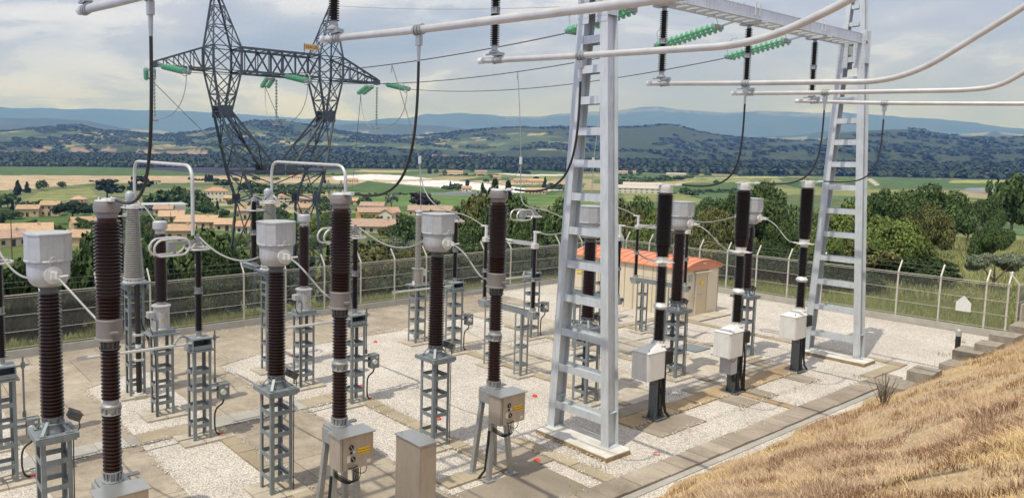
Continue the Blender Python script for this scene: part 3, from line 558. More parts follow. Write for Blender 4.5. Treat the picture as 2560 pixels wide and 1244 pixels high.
# circuit breaker with stainless cabinet
def make_cb1():
    t = thing('circuit_breaker', (0, 0, 0), 'x', 'circuit breaker')
    for i in (-1, 1):
        for j in (-1, 1):
            b = MB().bar((i*.16, j*.14, 2.0), (i*.34, j*.26, .05), .105, .09, (0, 1, 0)); b.box((i*.36, j*.27, .045), (.24, .2, .03)); b.build('leg', galv, t, smooth=False)
    b = MB().box((0, 0, 2.0), (.46, .44, .05)); b.box((-.26, 0, 1.86), (.05, .36, .26)); b.box((.26, .1, 1.86), (.05, .2, .26)); b.box((.3, .1, 2.0), (.3, .1, .03)); b.build('top_frame', galv, t, smooth=False)
    b = MB(); flange(b, 2.03, 2.2, .175, ribs=12); b.build('base_casting', galv, t)
    MB().lathe(sheds(2.2, 3.12, 15, .105, .148), 22).build('lower_insulator', porc, t, ang=50)
    b = MB(); flange(b, 3.11, 3.235, .152, ribs=10, rin=.12); b.lathe([(.12, 3.235), (.155, 3.24), (.155, 3.26), (.125, 3.28), (.12, 3.34), (.10, 3.37)], 22); b.build('joint_flange', galv, t)
    MB().lathe(sheds(3.35, 4.17, 14, .105, .148), 22).build('middle_insulator', porc, t, ang=50)
    b = MB(); flange(b, 4.16, 4.31, .165, ribs=12, rin=.12); b.build('cone_flange', capg, t)
    b = MB().lathe([(.2, 4.30), (.235, 4.315), (.235, 4.335), (.205, 4.35), (.2, 4.58), (.21, 4.62), (.19, 4.66)], 26); b.box((0, .26, 4.45), (.1, .14, .03)); b.box((0, -.25, 4.45), (.12, .1, .03)); b.build('housing', mat('grey_housing', (.20, .18, .178), .45, .1, var=.08), t)
    MB().lathe(sheds(4.64, 6.12, 27, .165, .205, .165, .222) + [(.2, 6.13), (.205, 6.15), (.15, 6.17), (.15, 6.22)], 26).build('upper_insulator', porc, t, ang=50)
    MB().lathe([(.145, 6.2), (.16, 6.21), (.165, 6.27), (.2, 6.30), (.206, 6.40), (.19, 6.44), (.17, 6.45)], 26).build('top_cup', mat('grey_housing', (.20, .18, .178)), t)
    b = MB().lathe([(.18, 6.455), (.18, 6.475)], 20)
    b.box((0, -.2, 6.485), (.12, .34, .022)); b.box((.03, .12, 6.485), (.1, .25, .02)); b.box((0, -.33, 6.50), (.09, .12, .05))
    for q in ((-.05, -.1), (.05, -.1), (-.05, -.2), (.05, -.2), (-.1, .08), (.1, .1)): b.cyl((*q, 6.47), (*q, 6.52), .012, n=6)
    b.build('top_terminal', aluw, t, smooth=False)
    cb = MB().box((0, -.41, 1.70), (.74, .36, .64)); c = cb.build('cabinet', stain, t, smooth=False)
    MB().box((0, -.42, 2.03), (.82, .44, .02)).build('cabinet_lid', mat('lid_steel', (.40, .41, .42), .35, .6, var=.05), c, smooth=False)
    MB().box((.03, -.598, 1.70), (.68, .02, .60)).build('door', stain, c, smooth=False)
    MB().cyl((-.345, -.60, 1.39), (-.345, -.60, 2.01), .012, n=6).build('hinge_rod', galv, c)
    for (x, z) in ((-.13, 1.81), (-.09, 1.58)):
        b = MB().cyl((x, -.605, z), (x, -.612, z), .062, n=18); b.build('dial_rim', galv, c); MB().cyl((x, -.612, z), (x, -.618, z), .053, n=18).build('dial', black, c)
        MB().bar((x-.02, -.620, z+.035), (x+.02, -.620, z-.035), .008, .004, (0, 1, 0)).build('pointer', wht, c, smooth=False)
    MB().box((.16, -.611, 1.705), (.27, .006, .11)).build('yellow_label', yel, c, smooth=False)
    text('TGBT AUBETTE SALLE', (.16, -.616, 1.722), .027, ink, c, 'lettering'); text('ALIMENTATION PHASE 4', (.16, -.616, 1.674), .025, ink, c, 'lettering')
    MB().box((.27, -.611, 1.47), (.09, .004, .06)).build('white_label', wht, c, smooth=False); MB().box((-.19, -.611, 1.60), (.07, .004, .13)).build('white_label', wht, c, smooth=False)
    MB().box((-.13, -.611, 1.71), (.05, .004, .05)).build('switch', black, c, smooth=False); MB().box((-.07, -.611, 1.715), (.05, .004, .05)).build('white_label', wht, c, smooth=False)
    MB().tube([(-.2, -.63, 1.43), (-.1, -.65, 1.435), (0, -.63, 1.44)], .012, 6).build('handle', black, c)
    for k in range(4):
        x = .02+.05*k
        MB().tube(bez((x, -.45, 1.40), (x+.06, -.5, .95), (x-.15, -.5, 1.0), (-.3, -.3, 1.18+.03*k)), .012 if k < 3 else .008, 6).build('cable', black, t)
    MB().tube(bez((.33, -.45, 1.45), (.36, -.48, 1.1), (.2, -.48, 1.15), (.0, -.46, 1.30)), .007, 5).build('cable', black, t)
    MB().tube([(-.31, -.2, 1.15), (-.33, -.2, .9), (-.36, -.16, .25), (-.5, -.1, .06)], .03, 6).build('cable_duct', black, t)
    return t
FONT = bpy.data.fonts[0] if len(bpy.data.fonts) else None
def text(s, loc, size, m, par, name, rot=(PI/2, 0, 0), ext=.0015):
    c = bpy.data.curves.new(name, 'FONT'); c.body = s; c.size = size; c.align_x = 'CENTER'; c.align_y = 'CENTER'; c.extrude = ext
    o = bpy.data.objects.new(name, c); COL.objects.link(o)
    dg = bpy.context.evaluated_depsgraph_get(); me = bpy.data.meshes.new_from_object(o.evaluated_get(dg)); bpy.data.objects.remove(o)
    me.materials.clear(); me.materials.append(m)
    for v in me.vertices: pass
    o = bpy.data.objects.new(name, me); COL.objects.link(o); o.location = loc; o.rotation_euler = rot; o.parent = par; return o
CBX = [3.18, 7.48, 11.63]
place(make_cb1(), [(x, 11.4, 0) for x in CBX], ['tall brown circuit breaker at the far left, steel cabinet cut by the bottom edge',
    'tall brown circuit breaker with a stainless cabinet, left of the plain standing steel cabinet', 'tall brown circuit breaker with a stainless cabinet, just left of the nearer gantry column'], 'brown circuit breakers with stainless cabinets')

# circuit breaker with white cabinet
def make_cb2():
    t = thing('circuit_breaker', (0, 0, 0), 'x', 'circuit breaker')
    b = MB()
    for i in (-1, 1): b.box((i*.13, 0, 1.05), (.018, .26, 2.05))
    b.box((0, 0, 1.05), (.25, .012, 2.05)); b.box((0, 0, .06), (.52, .46, .025)); b.build('post', mat('post_grey', (.13, .145, .155), .5, .2, var=.1), t, smooth=False)
    for i in (-1, 1):
        for j in (-1, 1): MB().add([(i*.13, j*.1, .07), (i*.25, j*.1, .07), (i*.13, j*.1, .3), (i*.13, j*.12, .07), (i*.25, j*.12, .07), (i*.13, j*.12, .3)], [(0, 1, 2), (3, 5, 4), (0, 3, 4, 1), (1, 4, 5, 2), (0, 2, 5, 3)]).build('gusset', mat('post_grey', (0, 0, 0)), t, smooth=False)
    MB().box((0, -.136, .55), (.11, .006, .42)).build('slot_cover', rub, t, smooth=False); MB().box((0, -.136, 1.1), (.11, .006, .36)).build('slot_cover', rub, t, smooth=False)
    c = MB().box((-.42, .0, 1.62), (.76, .50, .76)).build('cabinet', whitep, t, smooth=False)
    b = MB(); b.add([(-.82, -.27, 2.005), (-.02, -.27, 2.005), (-.02, .27, 2.005), (-.82, .27, 2.005), (-.2, -.12, 2.14), (.0, -.12, 2.14), (.0, .12, 2.14), (-.2, .12, 2.14)], [(0, 1, 5, 4), (1, 2, 6, 5), (2, 3, 7, 6), (3, 0, 4, 7), (4, 5, 6, 7), (3, 2, 1, 0)]); b.build('cabinet_roof', whitep, c, smooth=False)
    MB().box((-.805, 0, 1.62), (.014, .46, .72)).build('door', whitep, c, smooth=False); MB().box((-.42, -.258, 1.62), (.70, .014, .72)).build('side_panel', whitep, c, smooth=False)
    MB().box((-.815, -.17, 1.89), (.006, .05, .08)).build('nameplate', wht, c, smooth=False)
    for x in (-.7, -.12): MB().tube([(x, -.18+0*x, 2.0), (x, -.18, 2.09), (x+.015, -.18, 2.11), (x+.03, -.18, 2.09), (x+.03, -.18, 2.0)], .007, 5).build('lifting_ring', galv, c)
    MB().tube(bez((-.6, -.2, 1.25), (-.6, -.22, 1.03), (-.4, -.22, 1.08), (-.14, -.15, 1.2)), .007, 5).build('cable', black, t)
    b = MB().box((.10, -.22, 1.80), (.32, .16, .36)); b.build('vent_box', rub, t, smooth=False)
    b = MB()
    for k in range(9): b.box((.10, -.305, 1.65+k*.038), (.30, .014, .012))
    b.build('vent_grille', black, t, smooth=False)
    for k in range(3):
        x = .06+.035*k; MB().tube([(x, -.16, 1.7), (x+.01, -.17, 1.2), (x+.03, -.17, .5), (x+.12, -.16, .22), (x+.26, -.2, .06)], .017, 6).build('cable', black, t)
    b = MB().lathe([(.2, 2.1), (.2, 2.13), (.13, 2.16), (.12, 2.24), (.14, 2.26)], 22)
    for k in range(10): a = 2*PI*k/10; b.bar((.19*math.cos(a), .19*math.sin(a), 2.12), (.12*math.cos(a), .12*math.sin(a), 2.24), .012, .03)
    b.build('base_casting', aluw, t)
    MB().lathe(sheds(2.24, 3.11, 17, .095, .148), 22).build('lower_insulator', porcd, t, ang=50)
    MB().lathe([(.11, 3.09), (.15, 3.12), (.175, 3.16), (.18, 3.19), (.15, 3.23), (.13, 3.28), (.10, 3.31)], 22).build('joint_flange', aluw, t)
    MB().lathe(sheds(3.30, 4.30, 20, .095, .148), 22).build('middle_insulator', porcd, t, ang=50)
    b = MB().lathe([(.1, 4.28), (.11, 4.34), (.17, 4.38), (.18, 4.40), (.18, 4.42), (.15, 4.43), (.15, 4.52), (.17, 4.56)], 22)
    b.box((0, 0, 4.395), (.62, .2, .022)); b.box((0, 0, 4.40), (.2, .6, .022)); b.box((0, .33, 4.41), (.1, .2, .02)); b.build('middle_terminal', aluw, t, ang=30)
    MB().lathe(sheds(4.54, 4.86, 6, .125, .175, .16, .218)[:-1] + sheds(4.86, 6.27, 26, .17, .226, .175, .235), 24).build('upper_insulator', porcd, t, ang=50)
    MB().lathe([(.15, 6.26), (.18, 6.29), (.18, 6.33), (.185, 6.34), (.185, 6.46), (.17, 6.47)], 24).build('top_cap', whitep, t)
    b = MB().box((0, -.1, 6.49), (.13, .6, .022)); b.box((0, .08, 6.49), (.52, .12, .02)); b.box((0, -.4, 6.51), (.09, .16, .04))
    for k in range(6): a = 2*PI*k/6; b.cyl((.14*math.cos(a), .14*math.sin(a), 6.46), (.14*math.cos(a), .14*math.sin(a), 6.53), .012, n=6)
    b.build('top_terminal', aluw, t, smooth=False)
    return t
CB2X = [17.95, 22.03, 26.12]
cb2 = place(make_cb2(), [(x, 11.4, 0) for x in CB2X], ['nearest and largest black circuit breaker with white cabinet, beside the gantry column',
    'black circuit breaker with white cabinet and a second small box below it', 'black circuit breaker with white cabinet nearest the farther gantry column'], 'black circuit breakers with white cabinets')
q = MB().box((-.34, 0, .96), (.34, .36, .54)).build('control_box', headm, cb2[1], smooth=False)
for k in range(5):
    MB().tube(bez((-.40+.05*k, -.12, .74), (-.42+.05*k, -.14, .4), (-.2, -.16, .35), (-.14, -.14, .55)), .012, 5).build('cable', black, cb2[1])
    MB().tube(bez((.2, -.1, 1.8-.1*k), (.42+.03*k, -.12, 1.6-.1*k), (.4, -.12, .9), (.2+.05*k, -.15, .07)), .016, 6).build('cable', black, cb2[1])

# post disconnector with arm, shield ring and a long earthing blade
def make_dis():
    t = thing('earthing_switch', (0, 0, 0), 'x', 'disconnector')
    pedestal(t, .46, .42, 2.3, (.42, .88, 1.33, 1.78), .07)
    b = MB().box((0, 0, 2.32), (.62, .5, .04)); b.box((0, 0, 2.62), (.5, .46, .03)); b.box((-.24, 0, 2.47), (.03, .44, .28)); b.box((.24, 0, 2.47), (.03, .44, .28)); b.box((0, .22, 2.47), (.46, .02, .28)); b.box((0, -.235, 2.41), (.5, .02, .1)); b.build('mechanism_table', bsteel, t, smooth=False)
    MB().lathe([(.12, 2.63), (.07, 2.66), (.07, 2.8)], 16).build('stool', galv, t)
    MB().lathe(sheds(2.8, 3.75, 21, .062, .1), 18).build('lower_insulator', porcd, t, ang=50)
    b = MB(); flange(b, 3.74, 3.90, .11, ribs=8, rin=.075); b.build('joint_flange', galv, t)
    MB().lathe(sheds(3.88, 4.87, 22, .058, .095), 18).build('upper_insulator', porcd, t, ang=50)
    ring = [(.29*math.cos(2*PI*k/28), .29*math.sin(2*PI*k/28), 4.86) for k in range(28)]
    b = MB().tube(ring, .026, 8, True)
    for k in range(4): a = k*PI/2+.5; b.bar((.28*math.cos(a), .28*math.sin(a), 4.87), (.06*math.cos(a), .06*math.sin(a), 5.02), .03, .012)
    b.build('shield_ring', alu, t)
    b = MB().box((0, 0, 4.98), (.18, .16, .12)); b.box((-.36, 0, 5.02), (.62, .05, .10)); b.box((-.68, 0, 4.96), (.2, .16, .22)); b.box((-.6, 0, 4.88), (.04, .12, .24)); b.cyl((0, 0, 5.02), (0, 0, 5.22), .045); b.box((0, .03, 5.14), (.12, .12, .05)); b.build('contact_arm', galv, t, smooth=False)
    for j in (-.17, .17):
        lp = []
        for k in range(32):
            a = 2*PI*k/32; c, s_ = math.cos(a), math.sin(a); lp.append((-.72+(.22 if c > 0 else -.22)*(1 if abs(c) > .05 else 0)+.22*c, j, 4.95+.2*s_+.03*c))
        MB().tube(lp, .028, 8, True).build('corona_loop', alu, t)
    b = MB().cyl((-.2, -.12, 2.52), (-2.75, -.16, 2.56), .036, n=10); b.box((-2.85, -.16, 2.565), (.25, .015, .1)); b.build('earthing_blade', alu, t)
    b = MB().cyl((-.42, -.2, 2.5), (-.24, -.02, 2.5), .06, n=10); b.tube(bez((-.25, .1, 2.6), (-.4, .1, 2.75), (-.6, -.1, 2.7), (-.7, -.14, 2.57)), .03, 8); b.build('blade_pivot', galv, t)
    b = MB().box((.55, -.2, 1.22), (.26, .22, .40)); bx_ = b.build('operating_box', mat('box_grey', (.20, .22, .22), .5, .2, var=.1), t, smooth=False)
    MB().cyl((.5, -.31, 1.22), (.5, -.37, 1.22), .07, n=14).build('hand_wheel', aluw, bx_)
    MB().box((.60, -.314, 1.34), (.06, .006, .05)).build('white_label', wht, bx_, smooth=False)
    for z in (1.24, 1.38): MB().box((.33, -.15, z), (.2, .2, .02)).build('bracket', bsteel, t, smooth=False)
    b = MB().cyl((.42, 0, 1.4), (.42, 0, 2.75), .022, n=8); b.cyl((.24, 0, 2.55), (.55, 0, 2.56), .02, n=8); b.cyl((.42, 0, 2.5), (.42, 0, 2.62), .045, n=8); b.cyl((.42, 0, 1.4), (.42, 0, 1.52), .04, n=8); b.build('drive_rod', bsteel, t)
    MB().tube(bez((.55, -.22, 1.02), (.56, -.24, .78), (.32, -.22, .95), (.30, -.24, .6))+bez((.30, -.24, .6), (.29, -.24, .3), (.32, -.2, .12), (.5, -.1, .06)), .022, 6).build('cable', black, t)
    MB().cyl((.47, -.12, .07), (.58, -.05, .05), .035, n=8).build('cable_sleeve', redp, t)
    return t
place(make_dis(), [(2.45, 17.0, 0), (6.93, 17.0, 0), (11.72, 17.1, 0), (17.85, 19.6, 0), (22.0, 19.6, 0), (26.4, 19.6, 0)],
    ['thin dark post with shield ring on a lattice pedestal cut by the left edge', 'thin dark post with twin loops, its long pipe crossing the left brown column',
     'thin dark post with ring and loops just behind the brown breaker left of centre', 'thin dark post with ring right of the centre hooded transformer, grey box at its foot',
     'thin dark post with ring and twin loops left of the nearer gantry column', 'thin dark post with ring and loops hidden behind the nearer gantry column'], 'earthing switches on lattice pedestals')

# capacitor voltage transformer
def make_cvt():
    t = thing('voltage_transformer', (0, 0, 0), 'x', 'transformer')
    pedestal(t, .5, .46, 2.28, (.42, .88, 1.33, 1.78), .07)
    b = MB().box((0, 0, 2.31), (.86, .62, .035)); b.box((0, 0, 2.375), (.6, .5, .09)); b.build('top_plate', bsteel, t, smooth=False)
    MB().lathe([(.235, 2.42), (.235, 2.45), (.225, 2.46), (.225, 3.03), (.265, 3.05), (.265, 3.08), (.22, 3.10), (.12, 3.12), (.12, 3.2)], 26).build('tank', headm, t)
    MB().lathe([(.05, -.002), (.05, .004)], 10, M=Matrix.Translation((-.02, -.226, 2.7)) @ Matrix.Rotation(PI/2, 4, 'X')).build('yellow_mark', mat('faded_yellow', (.45, .36, .10), .7), t)
    b = MB().box((-.34, -.1, 2.86), (.17, .2, .16)); b.build('terminal_box', headm, t, smooth=False)
    MB().tube([(-.36, -.1, 2.78), (-.35, -.12, 2.5), (-.3, -.24, 2.25), (-.25, -.25, 1.2), (-.25, -.25, .06)], .014, 5).build('cable', black, t)
    b = MB().box((-.26, -.1, 2.55), (.1, .16, .26)); b.build('bracket', aluw, t, smooth=False)
    MB().lathe(sheds(3.18, 5.03, 31, .135, .178), 22).build('insulator', porc, t, ang=50)
    MB().lathe([(.13, 5.02), (.145, 5.05), (.13, 5.09), (.15, 5.14), (.195, 5.17), (.20, 5.28), (.19, 5.35), (.16, 5.375)], 24).build('top_cup', headm, t)
    return t
cvt = place(make_cvt(), [(2.45, 19.2, 0), (6.75, 19.2, 0), (11.28, 19.25, 0)], ['white tank voltage transformer at the left edge behind the first hooded transformer',
    'white tank voltage transformer left of the pylon, behind the left twin loops', 'white tank voltage transformer in front of the pylon, right of the second hooded transformer'], 'voltage transformers with white tanks')

# cable termination with bent pipe and surge arrester
def make_term():
    t = thing('cable_termination', (0, 0, 0), 'x', 'insulator')
    pedestal(t, .46, .42, 3.36, (.4, .95, 1.5, 2.05, 2.6, 3.0), .075)
    b = MB().box((0, -.05, 3.40), (.8, .62, .05)); b.box((-.3, -.05, 3.3), (.06, .56, .14)); b.box((.3, -.05, 3.3), (.06, .56, .14)); b.build('top_plate', bsteel, t, smooth=False)
    b = MB(); flange(b, 3.43, 3.55, .33, n=26, ribs=16); b.build('base_flange', aluw, t)
    MB().lathe(sheds(3.54, 5.62, 33, .245, .30, .15, .195), 24).build('insulator', porcg, t, ang=50)
    b = MB().lathe([(.14, 5.6), (.17, 5.62), (.17, 5.68), (.11, 5.70), (.11, 5.86)], 18); b.build('top_fitting', aluw, t)
    ring = [(.34*math.cos(2*PI*k/28), .34*math.sin(2*PI*k/28), 5.62) for k in range(28)]; b = MB().tube(ring, .02, 8, True)
    for k in range(4): a = k*PI/2+.4; b.tube(bez((.33*math.cos(a), .33*math.sin(a), 5.63), (.3*math.cos(a), .3*math.sin(a), 5.8), (.2*math.cos(a), .2*math.sin(a), 5.85), (.08*math.cos(a), .08*math.sin(a), 5.85), 8), .012, 6)
    b.build('shield_ring', alu, t)
    MB().lathe([(.10, 5.78), (.115, 5.82), (.13, 5.9), (.125, 6.0), (.10, 6.06), (.05, 6.095), (.01, 6.10)], 18, (-.08, 0, 0)).build('dome', mat('pale_blue_grey', (.36, .40, .42), .4, .1), t)
    b = MB().tube(fillet([(.07, 0, 5.75), (.07, 0, 6.96), (.12, -4.3, 6.9), (.12, -4.3, 5.2)], .42, 8), .046, 12); b.box((.07, 0, 5.86), (.16, .12, .12)); b.build('bent_pipe', alu, t)
    MB().cyl((0, -.3, 3.4), (0, -.3, .12), .078, n=14).build('cable_riser', black, t)
    for z in (1.9, 1.15): MB().box((0, -.3, z), (.26, .2, .06)).build('clamp', aluw, t, smooth=False)
    MB().cyl((0, -.3, 1.5), (0, -.3, 1.62), .082, n=14).build('white_band', whitep, t); MB().cyl((0, -.3, .1), (0, -.3, .17), .12, n=14).build('white_collar', whitep, t)
    MB().box((0, -.3, .06), (.34, .34, .1)).build('pipe_socket', conc, t, smooth=False)
    MB().box((.36, -.25, 1.4), (.26, .1, .1)).build('small_box', galv, t, smooth=False)
    for k in range(3): MB().tube(bez((.1, -.25, 2.3), (.2, -.28, 1.9), (.3+.04*k, -.28, 1.8), (.34+.03*k, -.25, 1.42)), .012, 5).build('cable', black, t)
    return t
def make_arr():
    t = thing('surge_arrester', (0, 0, 0), 'x', 'surge arrester')
    b = MB().box((0, .25, 3.36), (.12, 1.15, .12)); b.box((0, .25, 3.44), (.2, 1.2, .02)); b.build('support_beam', bsteel, t, smooth=False)
    b = MB().lathe([(.15, 3.45), (.15, 3.48), (.08, 3.5), (.08, 3.62)], 16); b.build('base', galv, t)
    MB().lathe(sheds(3.58, 4.5, 18, .08, .125), 18).build('lower_insulator', porcd, t, ang=50)
    b = MB(); flange(b, 4.48, 4.66, .13, ribs=8, rin=.09); b.build('joint_flange', galv, t)
    MB().lathe(sheds(4.64, 5.62, 19, .08, .125), 18).build('upper_insulator', porcd, t, ang=50)
    MB().lathe([(.09, 5.6), (.11, 5.62), (.11, 5.72), (.04, 5.74), (.04, 5.84)], 14).build('top_fitting', galv, t)
    ring = [(.34*math.cos(2*PI*k/28), .34*math.sin(2*PI*k/28), 5.32) for k in range(28)]; b = MB().tube(ring, .022, 8, True)
    for k in range(4): a = k*PI/2+.8; b.tube([(.33*math.cos(a), .33*math.sin(a), 5.34), (.27*math.cos(a), .27*math.sin(a), 5.62), (.08*math.cos(a), .08*math.sin(a), 5.68)], .012, 6)
    b.build('shield_ring', alu, t)
    return t
place(make_term(), [(6.66, 21.25, 0), (11.18, 21.3, 0)], ['grey ribbed cable termination with bent white pipe, left of the white tank transformer', 'grey ribbed cable termination with bent white pipe, behind the second hooded transformer'], 'grey cable terminations')
place(make_arr(), [(6.55, 22.15, 0), (11.05, 22.2, 0)], ['dark surge arrester with ring, mostly hidden behind the left brown column', 'dark two piece surge arrester with ring in front of the left pylon leg'], 'surge arresters')
for x, lb in ((6.75, 'left'), (11.28, 'right')):
    tag(arc_cable('connecting_wire', bez((x-.05, 21.0, 5.75), (x+.05, 20.3, 5.75), (x+.0, 19.8, 5.3), (x, 19.4, 5.33)), .018, greyc), 'short grey wire from the %s bent pipe termination to its white tank transformer' % lb, 'wire')
tag(arc_cable('connecting_wire', sag((11.05, 22.2, 5.82), (11.14, 21.3, 5.82), .05), .015, greyc), 'short wire between the surge arrester top and the grey dome beside the pylon leg', 'wire')

# voltage transformer with stainless tank
t = thing('voltage_transformer', (17.62, 21.45, 0), 'slender light grey ribbed voltage transformer on a stainless tank, centre background', 'transformer')
pedestal(t, .5, .46, 2.24, (.42, .88, 1.33, 1.78), .07)
MB().box((0, 0, 2.27), (.72, .6, .04)).build('top_plate', bsteel, t, smooth=False)
b = MB().lathe([(.24, 2.29), (.24, 2.32), (.21, 2.33), (.21, 2.86), (.24, 2.87), (.24, 2.91), (.1, 2.93), (.1, 3.0)], 24)
b.build('tank', mat('tank_steel', (.42, .40, .37), .3, .7, var=.06), t)
MB().box((.3, 0, 2.72), (.16, .14, .24)).build('terminal_box', aluw, t, smooth=False); MB().cyl((-.3, -.15, 2.3), (-.3, -.1, 2.45), .05, n=10).build('earth_terminal', aluw, t)
MB().lathe(sheds(2.98, 4.93, 36, .085, .122), 20).build('insulator', porcg, t, ang=50)
b = MB().lathe([(.09, 4.92), (.12, 4.94), (.12, 5.0), (.08, 5.04), (.15, 5.09), (.15, 5.11)], 18); b.box((.1, 0, 5.14), (.2, .06, .06)); b.build('top_fitting', aluw, t)

# rotary disconnectors of the second bay
def make_rot():
    t = thing('rotary_disconnector', (0, 0, 0), 'x', 'disconnector')
    for y in (16.25-16.9, 17.65-16.9):
        for i in (-1, 1):
            for j in (-1, 1): MB().angle((i*.17, y+j*.15, .05), (i*.17, y+j*.15, 2.08), .06, .012, -i, -j).build('leg', bsteel, t, smooth=False)
        for z in (.4, 1.0, 1.6):
            b = MB()
            for i in (-1, 1): b.box((i*.173, y, z), (.01, .28, .085)); b.box((0, y+i*.153, z), (.32, .01, .085))
            b.build('crossbar', bsteel, t, smooth=False)
        MB().prism([(-.42, y-.3), (.42, y-.3), (.42, y+.3), (-.42, y+.3)], -.05, .055).build('footing', pavel, t, smooth=False)
    b = MB()
    for i in (-1, 1): b.box((i*.1, 0, 2.16), (.02, 2.6, .15)); b.box((i*.08, 0, 2.225), (.05, 2.6, .012))
    b.build('support_beam', bsteel, t, smooth=False)
    MB().cyl((.16, -1.1, 2.3), (.16, 1.1, 2.3), .015, n=6).build('drive_rod', galv, t)
    for s_ in (-1, 1):
        y = s_*1.1
        b = MB().lathe([(.14, 2.2), (.14, 2.24), (.09, 2.26), (.09, 2.36)], 14, (0, y, 0)); b.box((0, y, 2.1), (.26, .26, .2)); b.build('bearing', galv, t)
        MB().lathe(sheds(2.36, 3.24, 22, .052, .078), 16, (0, y, 0)).build('lower_insulator', porcd, t, ang=50)
        b = MB(); flange(b, 3.22, 3.34, .1, ribs=6, rin=.06, o=(0, y)); b.build('joint_flange', galv, t)
        MB().lathe(sheds(3.32, 4.28, 24, .05, .074), 16, (0, y, 0)).build('upper_insulator', porcd, t, ang=50)
        b = MB().box((0, y, 4.36), (.2, .16, .16)); b.cyl((0, y, 4.42), (0, y, 4.80), .052, n=12); b.box((.0, y+s_*.08, 4.82), (.09, .26, .05)); b.build('head', aluw, t, smooth=False)
        b = MB().box((0, y-s_*.52, 4.42), (.03, 1.0, .13)); b.build('arm', alu, t, smooth=False)
    b = MB().box((0, 0, 4.45), (.16, .34, .05)); b.box((0, 0, 4.36), (.16, .3, .03)); b.build('contact', aluw, t, smooth=False)
    return t
place(make_rot(), [(17.8, 16.9, 0), (22.2, 16.9, 0), (26.6, 16.98, 0)], ['rotary disconnector whose two posts flank the brown breaker nearest the gantry',
    'two post rotary disconnector partly hidden by the nearer gantry column', 'two post rotary disconnector in front of the cream shed, behind the nearest white cabinet breaker'], 'rotary disconnectors')
tag(MB().cyl((17.6, 18.6, 2.42), (22.2, 18.6, 2.5), .022, n=6).build('linkage_rod', galv), 'long thin galvanised linkage rod between the two post disconnectors', 'rod')

# standing cabinet
t = thing('control_cabinet', (9.0, 10.92, 0), 'plain free standing stainless cabinet with a lid at the bottom centre', 'cabinet')
w_, d_ = .42, .76
MB().box((0, 0, .8), (w_, d_, 1.56)).build('body', stain, t, smooth=False); MB().box((0, 0, 1.595), (w_+.05, d_+.06, .02)).build('lid', mat('lid_steel', (.4, .41, .42)), t, smooth=False)
MB().box((0, -d_/2-.006, .8), (w_-.05, .012, 1.46)).build('door', stain, t, smooth=False)
for (x, y) in ((-.15, .3), (.12, -.36)): MB().tube([(x, y, 1.60), (x, y, 1.65), (x+.02, y, 1.67), (x+.04, y, 1.65), (x+.04, y, 1.60)], .006, 5).build('lifting_ring', galv, t)
# ---------------------------------------------------------------- gantry
g = thing('gantry', (15.05, 11.6, 0), 'pale grey gantry of two tapering ladder columns and an overhead beam', 'gantry')
def gy(z, s): return s*(.85-.56*z/11.4) if z < 11.4 else s*(.29-.06*(z-11.4))
RZ = [.75, 1.77, 2.72, 3.62, 4.5, 5.36, 6.22, 7.05, 7.84, 8.6, 9.35, 10.06, 10.76, 12.0, 12.6, 13.2]
for x0 in (0, 14.35):
    for s in (-1, 1):
        b = MB(); A_, B_, C_ = (x0, gy(0, s), .12), (x0, gy(11.4, s), 11.4), (x0, gy(13.4, s), 13.4)
        for (p, q, k) in ((A_, B_, 1), (B_, C_, .7)):
            p, q = Vector(p), Vector(q)
            for i in (-1, 1): b.bar(p+Vector((i*.19*k, 0, 0)), q+Vector((i*.19*k, 0, 0)), .018, .2*k+.02, (0, 1, 0))
            b.bar(p, q, .36*k, .012, (0, 1, 0))
        b.box((x0, gy(0, s), .12), (.46, .3, .03)); b.box((x0, gy(.9, s), .95), (.40, .17, .02)); b.build('leg', gantrym, g, smooth=False)
    for k, z in enumerate(RZ):
        ya = abs(gy(z, 1))-.10; h = .19 if z < 11.3 else .14; dx = .178 if z < 11.3 else .12; b = MB()
        for i in (-1, 1): b.box((x0+i*dx, 0, z), (.012, 2*ya, h))
        b.box((x0, 0, z), (2*dx-.01, 2*ya, .012)); b.build('rung', gantrym, g, smooth=False)
    b = MB().prism([(x0-.72, -1.3), (x0+.2, -1.3), (x0+.3, -1.2), (x0+.3, .92), (x0-.68, .92)], -.05, .10); b.build('foundation_side', mat('mossy_concrete', (.36, .27, .15), .95, col2=(.20, .15, .09), vscale=6, bump=.4), g, smooth=False)
    MB().prism([(x0-.7, -1.28), (x0+.2, -1.28), (x0+.28, -1.18), (x0+.28, .90), (x0-.66, .90)], .10, .118).build('foundation_top', mat('flaking_white_paint', (.74, .75, .76), .8, col2=(.50, .45, .38), vscale=2.2, bump=.3, detail=10), g, smooth=False)
    b = MB()
    for s in (-1, 1):
        b.box((x0-.2, s*.27, 11.1), (.015, .34, 1.3)); b.box((x0+.2, s*.27, 11.1), (.015, .34, 1.3)); b.box((x0, s*.43, 10.9), (.4, .015, .6))
        for a in range(5):
            for c in range(8): b.box((x0-.212, s*.27-.13+.065*a, 10.6+.13*c), (.012, .025, .025))
    b.build('gusset_plate', gantrym, g, smooth=False)
b = MB()
for s in (-1, 1):
    b.box((-.2, s*.3, 11.46), (28.7, .014, .32)); b.box((-.2, s*.27, 11.62), (28.7, .10, .014)); b.box((-.2, s*.27, 11.30), (28.7, .10, .014))
for k in range(58): b.box((-14.3+.5*k, 0, 11.33), (.07, .5, .05))
b.build('cross_beam', gantrym, g, smooth=False)
b = MB()
for x in (2.9, 7.35, 11.6, -3.3, -7.5, -12):
    MB().box((x, 0, 11.26), (.3, .7, .05)).build('hanger_plate', gantrym, g, smooth=False)
    for q in (.3, .55): MB().box((x-q, -.32, 11.58), (.05, .05, .36)).build('beam_clamp', gantrym, g, smooth=False)
